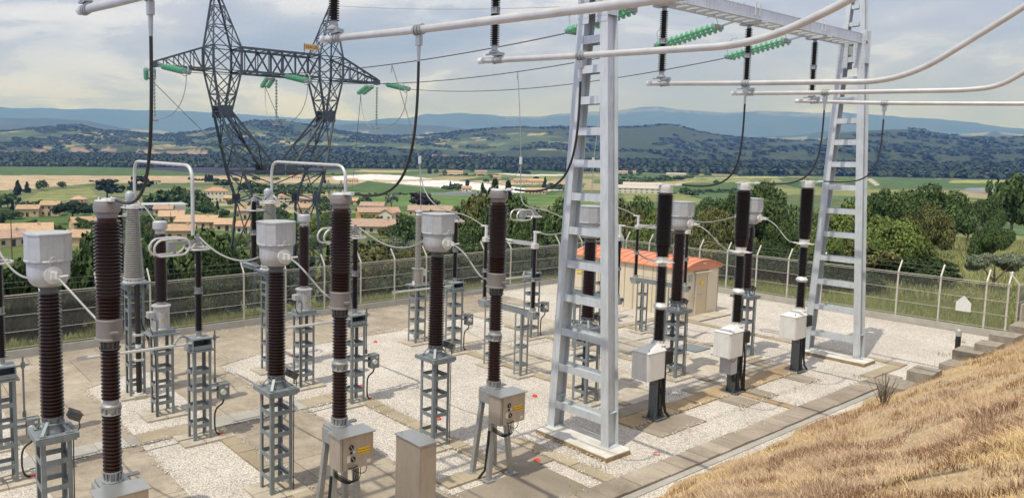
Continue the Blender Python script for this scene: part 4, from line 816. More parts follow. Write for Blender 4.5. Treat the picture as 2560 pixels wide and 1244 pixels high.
for x in (3.1, 7.3, 11.4): MB().add([(x-.3, .3, 11.63), (x+.3, .3, 11.63), (x, .3, 11.95), (x-.3, .32, 11.63), (x+.3, .32, 11.63), (x, .32, 11.95)], [(0, 1, 2), (5, 4, 3), (0, 3, 4, 1), (1, 4, 5, 2), (2, 5, 3, 0)]).build('bracket', gantrym, g, smooth=False)
b = MB(); e = [(.25, gy(1.5, 1)+.24, 1.5), (.25, gy(11, 1)+.24, 11.)]
for i in (-.15, .15): b.bar(Vector(e[0])+Vector((i, 0, 0)), Vector(e[1])+Vector((i, 0, 0)), .03, .012)
for k in range(34):
    f = k/33; p = Vector(e[0]).lerp(Vector(e[1]), f); b.cyl(p+Vector((-.15, 0, 0)), p+Vector((.15, 0, 0)), .009, n=5)
b.cyl((.25, gy(2, 1)+.34, 3.3), (.25, gy(9, 1)+.34, 9.), .014, n=6); b.build('ladder', gantrym, g, smooth=False)

# tubular busbars, hanging insulators and droppers
TUB = [(3.0, [(11.95, 9.38), (10.0, 9.2), (6.9, 8.95), (5.2, 8.9), (3.5, 8.95), (2.6, 9.6)]), (7.5, [(12.1, 9.40), (9.2, 9.2), (5.0, 8.98), (3.4, 8.94), (2.2, 9.6)]), (11.7, [(12.15, 9.34), (9.36, 9.17), (7.4, 9.07), (5.95, 9.0), (4.6, 9.5), (3.6, 10.1)]),
       (18.0, [(12.1, 9.24), (9.42, 9.05), (7.8, 8.96), (6.15, 8.84), (4.2, 10.15), (2.2, 11.6)]), (22.4, [(12.1, 9.22), (9.48, 9.08), (6.3, 8.94), (5.7, 8.98), (3.9, 10.2), (2.4, 11.3)]), (26.7, [(12.2, 9.21), (9.56, 9.0), (6.0, 8.80), (5.2, 8.86), (3.2, 9.9)])]
TLAB = ['leftmost overhead tube, only its short end showing at the top edge', 'thick overhead tube running from above the pylon to the top edge', 'overhead tube crossing behind the nearer column and bending up at the top right',
        'overhead tube that bends steeply upward at the right edge', 'second lowest overhead tube, bending up just at the right edge', 'lowest overhead tube, nearly straight to the right edge']
def hang_ins(x, y, z0, z1, i):
    t = thing('hanging_insulator', (x, y, 0), HL[i], 'insulator', 'insulators hanging from the gantry beam')
    b = MB().lathe([(.11, z1), (.11, z1-.03), (.06, z1-.05), (.06, z1-.12)], 14); b.build('top_cap', galv, t)
    mid = (z0+z1)/2+.05
    MB().lathe(sheds(z0+.22, mid-.06, 15, .055, .105), 18).build('lower_insulator', porcd, t, ang=50)
    b = MB(); flange(b, mid-.07, mid+.07, .1, ribs=8, rin=.07); b.build('joint_flange', galv, t)
    MB().lathe(sheds(mid+.06, z1-.11, 15, .055, .105), 18).build('upper_insulator', porcd, t, ang=50)
    b = MB().lathe([(.12, z0+.06), (.12, z0+.09), (.07, z0+.13), (.065, z0+.23)], 14); b.box((0, .1, z0+.05), (.06, .3, .03)); b.build('bottom_cap', galv, t)
HL = ['black hanging insulator at the left end of the gantry beam', 'black hanging insulator in front of the right peak of the pylon', 'black hanging insulator between the pylon and the nearer gantry column', 'black hanging insulator just right of the nearer gantry column',
      'black hanging insulator in front of the lowest green glass string', 'black hanging insulator nearest the farther gantry column']
ROOT = [(3.18, 6.5), (7.48, 6.5), (11.63, 6.5), (17.95, 6.51), (22.03, 6.51), (26.12, 6.51)]
DL = ['thick black cable dropping to the brown breaker at the left edge', 'thick black cable dropping past the pylon to the second brown breaker', 'thick black cable dropping across the nearer gantry column', 'black cable dropping to the nearest white cabinet breaker', 'black cable dropping to the middle white cabinet breaker', 'black cable dropping across the farther gantry column']
for i, (x, ps) in enumerate(TUB):
    t = thing('overhead_tube', (x, 11.6, 9.3), TLAB[i], 'tube', 'overhead aluminium tubes'); P = [Vector((0, y-11.6, z-9.3)) for y, z in ps]
    path = fillet(P, .9, 10); MB().tube(path, .063, 16).build('pipe', alu, t)
    zt = ps[0][1]-.02*1
    b = MB().cyl(P[0]+Vector((0, .03, 0)), P[0]-Vector((0, .10, .007)), .069, n=16); b.build('end_cap', aluw, t)
    zc = float(np.interp(-11.6, [-y for y, _ in ps], [z for _, z in ps]))-9.3
    b = MB()
    for dy in (-.1, 0, .1): b.cyl((0, dy-.03, zc+.0), (0, dy+.03, zc), .08, n=16)
    b.box((0, 0, zc+.12), (.12, .26, .06)); b.build('clamp', galv, t)
    hang_ins(x, 11.72, zc+9.3+.10, 11.25, i)
    yc, cz = ps[1] if i else (8.75, 9.09)
    b = MB()
    for dy in (-.07, 0, .07): b.cyl((0, yc-11.6+dy-.02, cz-9.3), (0, yc-11.6+dy+.02, cz-9.3), .087, n=16)
    b.box((0, yc-11.6, cz-9.3-.17), (.07, .1, .16)); b.cyl((0, yc-11.6, cz-9.3-.22), (0, yc-11.6, cz-9.3-.50), .033, .024, n=10); b.build('dropper_clamp', galv, t)
    bx, bz_ = ROOT[i]; e = Vector((bx, 11.4-.42, bz_))
    s0 = Vector((x, yc, cz-.47)); d = (e-s0)
    c = MB().tube(bez(s0, s0-Vector((0, 0, 1.7)), e+Vector((0, -1.55, -.12)), e+Vector((0, -.05, 0)), 26), .023, 8).build('dropper_cable', black); tag(c, DL[i], 'cable', 'black cables dropping from the overhead tubes')

# ---------------------------------------------------------------- lattice pylon
def make_pylon():
    t = thing('pylon', (0, 0, 0), 'dark blue lattice pylon with two peaks, a long crossarm and a V shaped window', 'pylon')
    W_ = lambda z: float(np.interp(z, [-2.8, 4.2, 6.0], [2.5, 2.1, 2.8])); D_ = lambda z: float(np.interp(z, [-2.8, 4.2, 6.0], [2.0, 1.3, 1.15]))
    def cage(zs, cor, thick, br, name):
        b = MB()
        for a, z in enumerate(zs):
            q = cor(z)
            for k in range(4): b.bar(q[k], q[(k+1) % 4], br)
            if a+1 < len(zs):
                q2 = cor(zs[a+1])
                for k in range(4):
                    b.bar(q[k], q2[k], thick); b.bar(q[k], q2[(k+1) % 4], br); b.bar(q[(k+1) % 4], q2[k], br)
        b.build(name, pylm, t, smooth=False)
    cage([-2.8, .6, 4.2, 6.0], lambda z: [Vector((i*W_(z), j*D_(z), z)) for i, j in ((-1, -1), (1, -1), (1, 1), (-1, 1))], .13, .06, 'body')
    b = MB().bar((-2.85, -1.15, 6.0), (2.85, -1.15, 6.0), .2, .14); b.bar((-2.85, 1.15, 6.0), (2.85, 1.15, 6.0), .2, .14)
    for s in (-1, 1):
        for j in (-1, 1): b.box((s*.45, j*1.17, 6.1), (.8, .03, .6)); b.box((s*2.1, j*1.31, 4.3), (.55, .03, .6))
    b.build('waist_beam', pylm, t, smooth=False)
    for s in (-1, 1):
        KO = {6.0: 2.8, 9.5: 3.9, 11.85: 4.4, 13.2: 4.4}; KI = {6.2: .4, 9.5: 3.2, 11.85: 2.65, 13.2: 2.65}
        xo = lambda z: float(np.interp(z, [6.0, 9.5, 11.85, 13.2], [2.8, 3.9, 4.4, 4.4])); xi = lambda z: float(np.interp(z, [6.0, 9.5, 11.85, 13.2], [.35, 3.2, 2.65, 2.65])); dd = lambda z: float(np.interp(z, [6, 9.5, 11.85], [1.15, .5, .72]))
        cage([6.0, 7.6, 9.5], lambda z: [Vector((s*xo(z), -dd(z), z)), Vector((s*xi(z), -dd(z), z)), Vector((s*xi(z), dd(z), z)), Vector((s*xo(z), dd(z), z))], .125, .055, 'window_mast')
        cage([9.5, 10.5, 11.85, 13.2], lambda z: [Vector((s*xo(z), -dd(z), z)), Vector((s*xi(z), -dd(z), z)), Vector((s*xi(z), dd(z), z)), Vector((s*xo(z), dd(z), z))], .115, .05, 'upper_mast')
        for j in (-1, 1): MB().box((s*3.55, j*.52, 9.5), (.85, .03, .7)).build('mast_plate', pylm, t, smooth=False)
        zz = [13.2, 14.4, 15.5, 16.5]; f = lambda z: (z-13.2)/3.4
        cage(zz, lambda z: [Vector((s*(4.4+(4.05-4.4)*f(z)), -.72*(1-.93*f(z)), z)), Vector((s*(2.65+(3.9-2.65)*f(z)), -.72*(1-.93*f(z)), z)), Vector((s*(2.65+(3.9-2.65)*f(z)), .72*(1-.93*f(z)), z)), Vector((s*(4.4+(4.05-4.4)*f(z)), .72*(1-.93*f(z)), z))], .09, .045, 'peak')
        b = MB(); n = 5; pr = None
        for k in range(n+1):
            u = k/n; x = s*(4.4+3.2*u); d = .72*(1-.8*u); zt = 13.2+(12.05-13.2)*u; q = [Vector((x, -d, 11.85)), Vector((x, d, 11.85)), Vector((x, d, zt)), Vector((x, -d, zt))]
            for m in range(4): b.bar(q[m], q[(m+1) % 4], .045)
            if pr:
                for m in range(4): b.bar(pr[m], q[m], .10)
                b.bar(pr[0], q[3], .05); b.bar(pr[1], q[2], .05); b.bar(pr[0], q[1], .04)
            pr = q
        b.box((s*7.6, 0, 11.9), (.25, .4, .3)); b.build('arm', pylm, t, smooth=False)
    b = MB(); n = 6; pr = None
    for k in range(n+1):
        x = -2.65+5.3*k/n; q = [Vector((x, -.72, 11.85)), Vector((x, .72, 11.85)), Vector((x, .72, 13.2)), Vector((x, -.72, 13.2))]
        for m in range(4): b.bar(q[m], q[(m+1) % 4], .1 if k == 3 else .05)
        if pr:
            for m in range(4): b.bar(pr[m], q[m], .125)
            if k % 2: b.bar(pr[3], q[0], .08); b.bar(pr[2], q[1], .08)
            else: b.bar(pr[0], q[3], .08); b.bar(pr[1], q[2], .08)
            b.bar(pr[0], q[1], .05); b.bar(pr[3], q[2], .05)
        pr = q
    b.build('crossarm', pylm, t, smooth=False)
    return t
PY = (21.45, 40.0, .15)
pyl = make_pylon(); pyl.location = PY
far1 = dup(pyl, (222, 345, tz(222, 345)+2.6), 'small faint lattice pylon in the green fields right of the big pylon', rz=-.9)
far2 = dup(pyl, (91, 735, tz(91, 735)+2.6), 'distant lattice pylon behind trees at the far left beside the tan field', rz=.2, scale=1.25)
sg = thing('name_sign', (23.45, 39.2, 13.22), 'orange name board with dark letters standing on the pylon crossarm', 'sign')
MB().box((0, 0, .55), (1.0, .03, .34)).build('board', orangem, sg, smooth=False); MB().box((-.51, 0, .37), (.03, .04, .74)).build('post', pylm, sg, smooth=False); MB().box((.51, 0, .37), (.03, .04, .74)).build('post', pylm, sg, smooth=False)
text('SSAUB', (0, -.02, .55), .31, ink, sg, 'lettering', ext=.004)
# glass insulator strings
def string(p, q, name, label, dbl=True, r=.125, n=None, m=glassg, group='green glass insulator strings'):
    p, q = Vector(p), Vector(q); d = q-p; n = n or max(4, int(d.length/.16)); t = thing(name, p, label, 'insulator', group)
    side = Vector((0, 0, 1)).cross(d).normalized()*(.2 if dbl else 0)
    for s in ((-1, 1) if dbl else (0,)):
        b = MB(); Mx = Matrix.Translation(side*s) @ d.to_track_quat('Z', 'Y').to_matrix().to_4x4()
        pr = [(.02, 0)]
        for k in range(n):
            z = d.length*(k+.3)/n; h = d.length/n; pr += [(.03, z-h*.28), (r*.55, z-h*.1), (r, z), (r*.97, z+h*.14), (r*.35, z+h*.2), (.045, z+h*.5)]
        b.lathe(pr+[(.02, d.length)], 14, M=Mx); b.build('disc_string', m, t, ang=50)
    if dbl:
        b = MB(); b.bar(-side*1.3, side*1.3, .05, .12); b.bar(d-side*1.3, d+side*1.3, .05, .12); b.build('yoke', galv, t, smooth=False)
    return t
def circ(c, r, nrm, tr, m, par, name):
    nrm = Vector(nrm).normalized(); u = nrm.orthogonal().normalized(); v = nrm.cross(u); return MB().tube([Vector(c)+u*(r*math.cos(2*PI*k/24))+v*(r*math.sin(2*PI*k/24)) for k in range(24)], tr, 6, True).build(name, m, par)
GX = [17.5, 21.9, 26.2]; AX = [-7.6, 0, 7.6]
GLAB = ['green glass string behind the top of the nearer gantry column', 'green glass string right of the nearer column, under the beam', 'lowest green glass string, behind the black hanging insulator']
PLAB = [('green glass string slanting right from the left arm of the pylon', 'pale vertical disc string hanging at the left tip of the pylon', 'green glass string pointing away from the left arm of the pylon'),
        ('green glass string slanting right from the middle of the pylon crossarm', 'pale vertical disc string hanging under the middle of the pylon crossarm', 'green glass string pointing away from the middle of the pylon crossarm'),
        ('green glass string slanting right from the right arm of the pylon', 'pale vertical disc string hanging at the right tip of the pylon', 'green glass string pointing away from the right arm of the pylon')]
paleg = mat('pale_glass', (.30, .36, .31), .2, coat=.3)
side_ = ['left', 'middle', 'right']
for i in range(3):
    gx = GX[i]; a = Vector((gx, 11.9, 11.32)); g0 = Vector((gx, 12.4, 11.22)); g1 = Vector((gx-.02, 14.4, 10.86))
    px_ = PY[0]+AX[i]; pz = PY[2]+11.75; p0 = Vector((px_, 39.3, pz)); dirp = (Vector((gx, 14.4, 10.6))-p0); dirp = Vector((dirp.x, dirp.y, 0)).normalized()
    s0 = p0+dirp*.9+Vector((0, 0, -.12)); s1 = s0+dirp*2.1+Vector((0, 0, -.42))
    s = string(g0, g1, 'tension_string', GLAB[i]); MB().bar(Vector((0, -.5, .10)), Vector((0, 0, 0)), .05).build('link_rod', galv, s)
    MB().tube([Vector((0, 2.0, -.36)), (.0, 2.1, .1), (0, 1.9, .3), (0, 1.7, .3)], .012, 5).build('arcing_horn', galv, s); b = MB().bar((0, .0, .02), (0, .12, .35), .02); b.bar((-.15, .3, .3), (.12, -.1, .42), .02); b.build('arcing_rod', galv, s)
    s = string(s0, s1, 'tension_string', PLAB[i][0], r=.15); MB().bar(p0-s0, Vector((0, 0, 0)), .05).build('link_rod', galv, s); circ(s1-s0+Vector((0, 0, .12))-dirp*.15, .32, dirp.cross(Vector((0, 0, 1))), .025, alu, s, 'shield_ring')
    # conductor between gantry and pylon
    w = tag(arc_cable('conductor', sag(g1, s1, .55, 40), .017, mat('dark_conductor', (.06, .06, .06), .5, .3)), 'overhead line from the gantry to the %s phase of the pylon' % side_[i], 'overhead line', 'overhead lines from gantry to pylon')
    # far side
    q0 = Vector((px_, 40.7, pz)); far = Vector((222, 345, far1.location.z+11)); df = (far-q0).normalized(); df = Vector((df.x*.55-.0, df.y*1.1, -.14)).normalized()
    r0 = q0+df*.3; r1 = q0+df*2.3; string(r0, r1, 'tension_string', PLAB[i][2], r=.15)
    tag(arc_cable('conductor', sag(r1, far+Vector((AX[i]*.62, -AX[i]*.78, 0)), 9, 40), .02, MATS['dark_conductor']), 'overhead line sloping down from the %s phase of the pylon to the valley' % side_[i], 'overhead line', 'overhead lines down to the valley')
    # jumper support string
    v0 = Vector((px_, 40, pz-.15)); v1 = v0-Vector((0, 0, 2.55)); s = string(v0, v1, 'jumper_string', PLAB[i][1], False, .10, 13, paleg, 'pale jumper strings'); b = MB().box((0, 0, -2.75), (.3, .5, .06)); b.cyl((0, 0, -2.7), (0, 0, -2.5), .02, n=6); b.build('weight', galv, s, smooth=False)
    tag(arc_cable('jumper_wire', bez(s1, s1-Vector((0, 0, 1.8)), v1+Vector((.3, -1.6, -.3)), v1+Vector((0, -.1, -.1))), .02, greyc), 'looping jumper wire on the near side under the %s string of the pylon' % side_[i], 'wire', 'jumper wires on the pylon')
    tag(arc_cable('jumper_wire', bez(r1, r1-Vector((0, 0, 1.6)), v1+Vector((0, 1.2, -.2)), v1+Vector((0, .1, -.1))), .02, greyc), 'looping jumper wire on the far side under the %s string of the pylon' % side_[i], 'wire', 'jumper wires on the pylon')
    # drops down to the line equipment
    yd = [21.7, 20.5, 20.3][i]; f = (yd-14.4)/(s1.y-14.4); w0 = g1.lerp(s1, f)-Vector((0, 0, 4*.55*f*(1-f))); jx = [17.75, 22.0, 26.3][i]; j = Vector((jx, yd-.1, 7.05))
    dl = thing('down_lead', w0, ['down lead hanging from the top line beside the black dropper left of centre', 'down lead hanging from the middle line left of the nearer gantry column', 'down lead hanging behind the rungs of the nearer gantry column'][i], 'wire', 'down leads from the overhead lines')
    MB().tube(bez(Vector((0, 0, 0)), (j-w0)*.33+Vector((.05, 0, 0)), (j-w0)*.66+Vector((.05, 0, 0)), j-w0, 10), .015, 6).build('wire', greyc, dl); MB().box(j-w0, (.10, .06, .3)).build('clamp', aluw, dl, smooth=False)
    MB().cyl((0, 0, .03), (0, 0, -.3), .022, n=6).build('top_clamp', galv, dl)
    e = Vector((jx-.12, 19.6, 5.2)) ; e2 = Vector(([17.8, 22.2, 26.6][i], 18.2, 4.83))
    MB().tube([p-w0 for p in bez(j, j-Vector((-.05, 0, 1.6)), e+Vector((.0, .75, .1)), e)+bez(e, e+Vector((0, -.6, -.02)), e2+Vector((0, .6, .25)), e2)], .02, 6).build('lower_wire', greyc, dl)
    if i == 0: MB().tube([p-w0 for p in sag(j, (17.72, 21.45, 5.15), -.0)], .015, 6).build('lower_wire', greyc, dl)
    else: MB().tube([p-w0 for p in bez(j, j-Vector((0, 0, 1)), (jx-.4, 21.3, 6.4), (jx-.5, 21.45, 5.7))], .013, 6).build('lower_wire', greyc, dl)
for s, x in ((-1, 15.05), (1, 29.4)):
    p = Vector((PY[0]+s*4.0, 40, PY[2]+16.5)); tag(arc_cable('earth_wire', sag(p, (x, 11.6, 13.4), .5, 30), .012, greyc), 'thin earth wire from the %s peak of the pylon towards the gantry' % ('left' if s < 0 else 'right'), 'wire', 'earth wires')

# connecting wires between apparatus
WN = ['leftmost', 'second from the left', 'third from the left', 'third from the right', 'second from the right', 'rightmost']
for i in range(6):
    cx = CTX[i]; bx = (CBX+CB2X)[i]; zb = 4.45 if i < 3 else 4.41; ye = 11.72
    tag(arc_cable('connecting_wire', bez((cx+.03, 12.9, 5.1), (cx+.08, 12.35, 5.0), (bx+.03, 12.1, zb-.05), (bx, ye, zb)), .02, greyc), 'light wire from the %s hooded transformer to its breaker' % WN[i], 'wire', 'wires from hooded transformers to breakers')
    if i < 3:
        dx = [2.45, 6.93, 11.72][i]
        tag(arc_cable('connecting_wire', bez((dx, 16.9, 5.15), (dx+.05, 15.9, 4.75), (cx, 14.9, 4.6), (cx+.03, 13.9, 5.1)), .022, greyc), 'grey wire from the %s hooded transformer back to its ringed post' % WN[i], 'wire', 'wires from hooded transformers to the posts behind')
    else:
        dx = [17.8, 22.2, 26.6][i-3]
        tag(arc_cable('connecting_wire', bez((dx, 15.7, 4.83), (dx, 15.2, 4.7), (cx, 14.5, 4.9), (cx+.03, 13.9, 5.12)), .02, greyc), 'dark wire from the %s hooded transformer to its rotary disconnector' % WN[i], 'wire', 'wires from hooded transformers to the posts behind')

# ---------------------------------------------------------------- shed
sh = thing('shed', (30.4, 18.24, 0), 'cream panelled shed with an orange ribbed barrel roof in the far corner of the yard', 'shed')
SW, SD, SHH = 2.95, 6.1, 2.25
cream = mat('cream_panel', (.68, .60, .46), .6, var=.05, vscale=2, streak=.14); teal = mat('terracotta_sheet', (.60, .235, .13), .55, var=.1, vscale=2.5)
b = MB().box((SW/2, SD/2, SHH/2), (SW, SD, SHH)); b.build('wall', cream, sh, smooth=False)
b = MB()
for k in range(13): b.box((-.012, .02+k*SD/12.2, SHH/2), (.022, .03, SHH))
for k in range(4): b.box((.02+k*SW/3.05, -.012, SHH/2), (.03, .022, SHH))
b.build('panel_joint', mat('cream_joint', (.46, .39, .27), .7), sh, smooth=False)
b = MB(); n = 16; pts = []
for k in range(n+1):
    u = -1+2*k/n; pts.append((SW/2+u*(SW/2+.12), SHH+.0+.34*(1-u*u)))
vs = [(x, y, z+h) for y in (-.14, SD+.14) for h in (0, -.05) for x, z in pts]; m = n+1; fs = []
for k in range(n): fs += [(k, k+1, 2*m+k+1, 2*m+k), (m+k+1, m+k, 3*m+k, 3*m+k+1), (k+1, k, m+k, m+k+1), (2*m+k, 2*m+k+1, 3*m+k+1, 3*m+k)]
fs += [(0, 2*m, 3*m, m), (n, m+n, 3*m+n, 2*m+n)]; b.add(vs, fs); rf = b.build('roof', teal, sh, ang=60)
for yy in (-.1, SD+.06): MB().add([(x, yy, z-.02) for x, z in pts]+[(SW+.12, yy, SHH-.12), (-.12, yy, SHH-.12)]+[(x, yy+.04, z-.02) for x, z in pts]+[(SW+.12, yy+.04, SHH-.12), (-.12, yy+.04, SHH-.12)], [tuple(range(m+2)), tuple(range(2*m+3, m+1, -1))]).build('gable', teal, rf, smooth=False)
b = MB()
for k in range(14):
    y = .1+k*SD/13.5; b.tube([(x, y, z+.012) for x, z in pts], .022, 5)
b.build('roof_rib', teal, rf)
MB().box((SW/2, -.125, SHH+.18), (.26, .02, .06)).build('name_plate', wht, rf, smooth=False)
d = MB().box((1.45, -.03, .98), (.95, .05, 1.86)).build('door', mat('door_cream', (.56, .47, .32), .5), sh, smooth=False)
b = MB()
for x in (.98, 1.92): b.box((x, -.04, .98), (.05, .07, 1.92))
b.box((1.45, -.04, 1.94), (1.0, .07, .05)); b.box((1.45, -.10, 2.03), (1.35, .2, .03)); b.build('door_frame', mat('door_trim', (.62, .56, .44), .5), d, smooth=False)
MB().box((1.45, -.065, 1.52), (.26, .01, .17)).build('yellow_label', yel, d, smooth=False); MB().box((1.3, -.075, .98), (.30, .02, .02)).build('handle', galv, d, smooth=False); MB().box((1.2, -.06, .95), (.8, .015, .02)).build('door_rail', MATS['door_trim'], d, smooth=False)
for x in (.50, .66): MB().box((x, -.02, 1.78), (.12, .03, .32)).build('vent', headm, sh, smooth=False)
MB().box((-.03, 5.7, 1.4), (.02, .3, .2)).build('yellow_label', yel, sh, smooth=False)

# ---------------------------------------------------------------- fences
fpost = mat('fence_post', (.55, .52, .48), .55, .15, var=.08); wire = mat('fence_wire', (.23, .23, .22), .5, .3)
def fence(name, p, q, posts, label, outd, sign=False, H_=2.22):
    p, q = Vector((*p, 0)), Vector((*q, 0)); d = (q-p); Ln = d.length; u = d.normalized(); nrm = Vector(outd); t = thing(name, p, label, 'fence')
    b = MB().bar((0, 0, .14), u*Ln+Vector((0, 0, .14)), .14, .30); b.build('kerb', concg, t, smooth=False)
    for s in posts:
        o = u*s; b = MB().bar(o+Vector((0, 0, .0)), o+Vector((0, 0, H_+.08)), .06, .06, u); b.bar(o+Vector((0, 0, H_+.06)), o+nrm*.33+Vector((0, 0, H_+.52)), .05, .05, u); b.build('post', fpost, t, smooth=False)
    for z in (.38, .95, 1.52, H_+.02, H_-.06)[:]: MB().tube([Vector((0, 0, z))-nrm*.045, u*Ln+Vector((0, 0, z))-nrm*.045], .008 if z < H_ else .013, 6).build('rail', fpost, t)
    st = .065; n = int(Ln/st); hh = H_-.30; k = int(hh/st)+1; w = .0042; V = []; Fc = []
    up_ = Vector((0, 0, 1))
    for a in range(-k, n+1):
        for sg_ in (1, -1):
            x0, x1 = (a*st, a*st+hh) if sg_ == 1 else (a*st+hh, a*st); z0, z1 = .3, .3+hh
            if x0 > x1: lo, zl, hi, zh = x1, z1, x0, z0
            else: lo, zl, hi, zh = x0, z0, x1, z1
            if hi < 0 or lo > Ln: continue
            if lo < 0: zl += (zh-zl)*(0-lo)/(hi-lo); lo = 0
            if hi > Ln: zh = zl+(zh-zl)*(Ln-lo)/(hi-lo); hi = Ln
            if hi-lo < 1e-4: continue
            a0 = u*lo+up_*zl; a1 = u*hi+up_*zh; m_ = len(V)
            V += [a0-up_*w, a0+up_*w, a1+up_*w, a1-up_*w, a0+nrm*w*1.4, a1+nrm*w*1.4]; Fc += [(m_, m_+1, m_+2, m_+3), (m_+1, m_+4, m_+5, m_+2), (m_+4, m_, m_+3, m_+5)]
    npmesh('wire_mesh', np.array([tuple(v) for v in V]), np.array(Fc), wire, t)
    b = MB(); 
    for a in range(int(Ln/.065)): o = u*(a*.065); b.bar(o+up_*(H_-.02), o+u*.03+up_*(H_+.05), .005)
    b.build('wire_tips', wire, t, smooth=False)
    for z, k in ((H_+.25, .14), (H_+.42, .26)): MB().tube([nrm*k+Vector((0, 0, z)), u*Ln+nrm*k+Vector((0, 0, z))], .004, 4).build('barbed_wire', wire, t)
    return t
fence('chain_link_fence', (-8.3, 27.42), (38.3, 27.42), [21.47-1.98*11+1.98*k for k in range(0, 25)], 'long chain link fence with bent posts along the back of the yard', (0, 1, 0))
rf_ = fence('chain_link_fence', (38.3, 8.75), (38.3, 27.42), [.1]+[.8+1.565*k for k in range(12)], 'chain link fence with bent posts along the right side of the yard', (1, 0, 0))
fence('chain_link_fence', (38.45, 8.6), (48, 8.6), [.1, 2.5, 5, 7.5, 9.4], 'short fence with concrete planks leaving the right corner', (0, 1, 0))
tag(MB().box((43.3, 8.5, .75), (9.2, .05, 1.4)).build('concrete_plank_wall', concg, smooth=False), 'low wall of concrete planks under the short fence at the right edge', 'wall')
ws = thing('warning_sign', (38.22, 10.25, 1.15), 'white triangular topped plate hung on the right fence', 'sign')
MB().add([(0, -.26, -.25), (0, .26, -.25), (0, .26, .12), (0, 0, .42), (0, -.26, .12), (.01, -.26, -.25), (.01, .26, -.25), (.01, .26, .12), (.01, 0, .42), (.01, -.26, .12)], [(4, 3, 2, 1, 0), (5, 6, 7, 8, 9), (0, 1, 6, 5), (1, 2, 7, 6), (2, 3, 8, 7), (3, 4, 9, 8), (4, 0, 5, 9)]).build('plate', whitep, ws, smooth=False)
# little things on the ground
for i, (x, y, lb) in enumerate([(16.3, 22.35, 'flat red plastic marker in the gravel near the back paving, centre'), (12.68, 22.4, 'red plastic marker behind the second hooded transformer column'), (12.76, 18.2, 'red plastic marker right of the grey box behind the second brown breaker'),
        (12.9, 14.7, 'red plastic marker behind the pedestal of the centre hooded transformer'), (16.6, 14.55, 'red plastic marker on open gravel left of the nearer column'), (16.2, 11.5, 'red plastic marker at the right foot of the nearer column'),
        (15.8, 9.95, 'faded pinkish marker on the gravel near the walkway'), (13.05, 11.3, 'red plastic marker beside the legs of the right brown breaker'), (27.68, 18.5, 'red plastic marker at the foot of the disconnector before the shed')]):
    c = mat('faded_red', (.62, .33, .30), .6) if i == 6 else redp
    b = MB().lathe([(.075, 0), (.08, .035), (.065, .05), (.04, .055)], 8, ph=.4); b.box((0, 0, .062), (.045, .04, .016)); o = b.build('ground_marker', c, smooth=False); o.location = (x, y, 0); tag(o, lb, 'marker', 'red ground markers')
bo = thing('bollard_lamp', (34.05, 9.2, 0), 'short dark bollard lamp with a grey head by the walkway at the right', 'bollard')
MB().cyl((0, 0, 0), (0, 0, .62), .085, n=18).build('post', black, bo); MB().lathe([(.09, .62), (.09, .80), (.085, .84), (.05, .88), (.01, .89)], 18).build('head', headm, bo)
st_ = thing('marker_stake', (36.9, 9.0, 0), 'thin pale stake with a forked top standing near the right fence corner', 'stake'); MB().cyl((0, 0, 0), (0, 0, .5), .015, n=6).build('rod', fpost, st_); MB().box((0, 0, .52), (.12, .03, .05)).build('cap', fpost, st_, smooth=False)
cblk = mat('weathered_block', (.36, .32, .265), .95, col2=(.20, .175, .145), vscale=5, bump=.5)
for i, (x, y, z, a, b_, c, rz, lb) in enumerate([(26.2, 7.82, .76, 1.0, .62, .36, .05, 'pale rectangular concrete block standing on the dry bank, nearest of the row'), (25.1, 8.05, .40, 1.15, .7, .5, -.03, 'low dark concrete block sunk beside the nearest pale block'), (31.2, 8.05, .50, 1.1, .75, .55, .02, 'dark concrete block half buried in the middle of the row'),
        (31.7, 7.70, .84, .95, .6, .34, .04, 'pale concrete block perched above the dark one, middle of the row'), (29.9, 8.15, .32, 1.0, .5, .35, 0, 'smallest dark concrete block, low against the gravel edge'), (33.7, 7.74, .80, 1.1, .7, .5, 0, 'concrete block next to the dry grass near the right corner'), (35.4, 7.6, .9, 1.3, .7, .6, .02, 'large concrete block at the right edge below the plank wall')]):
    o = MB().box((0, 0, 0), (a, b_, c)).build('concrete_block', cblk, smooth=False); o.location = (x, y, z); o.rotation_euler = (0, 0, rz); tag(o, lb, 'concrete block', 'concrete blocks along the bank')

rnd = random.Random(8); b = MB()
for k in range(26):
    a = rnd.uniform(0, 2*PI); h = rnd.uniform(.35, .95); sp = rnd.uniform(.05, .35); p0 = Vector((rnd.uniform(-.06, .06), rnd.uniform(-.06, .06), 0)); p1 = p0+Vector((math.cos(a)*sp*.4, math.sin(a)*sp*.4, h*.5)); p2 = p0+Vector((math.cos(a)*sp, math.sin(a)*sp, h))
    b.tube([p0, p1, p2], .006, 4); b.tube([p1, p1+Vector((rnd.uniform(-.15, .15), rnd.uniform(-.15, .15), .25))], .004, 4)
o = b.build('dead_shrub', bark); o.location = (21.9, 7.35, float(bank_z(np.array([21.9]), np.array([7.35]))[0])); tag(o, 'bare leafless shrub with thin twigs on the dry bank', 'shrub')
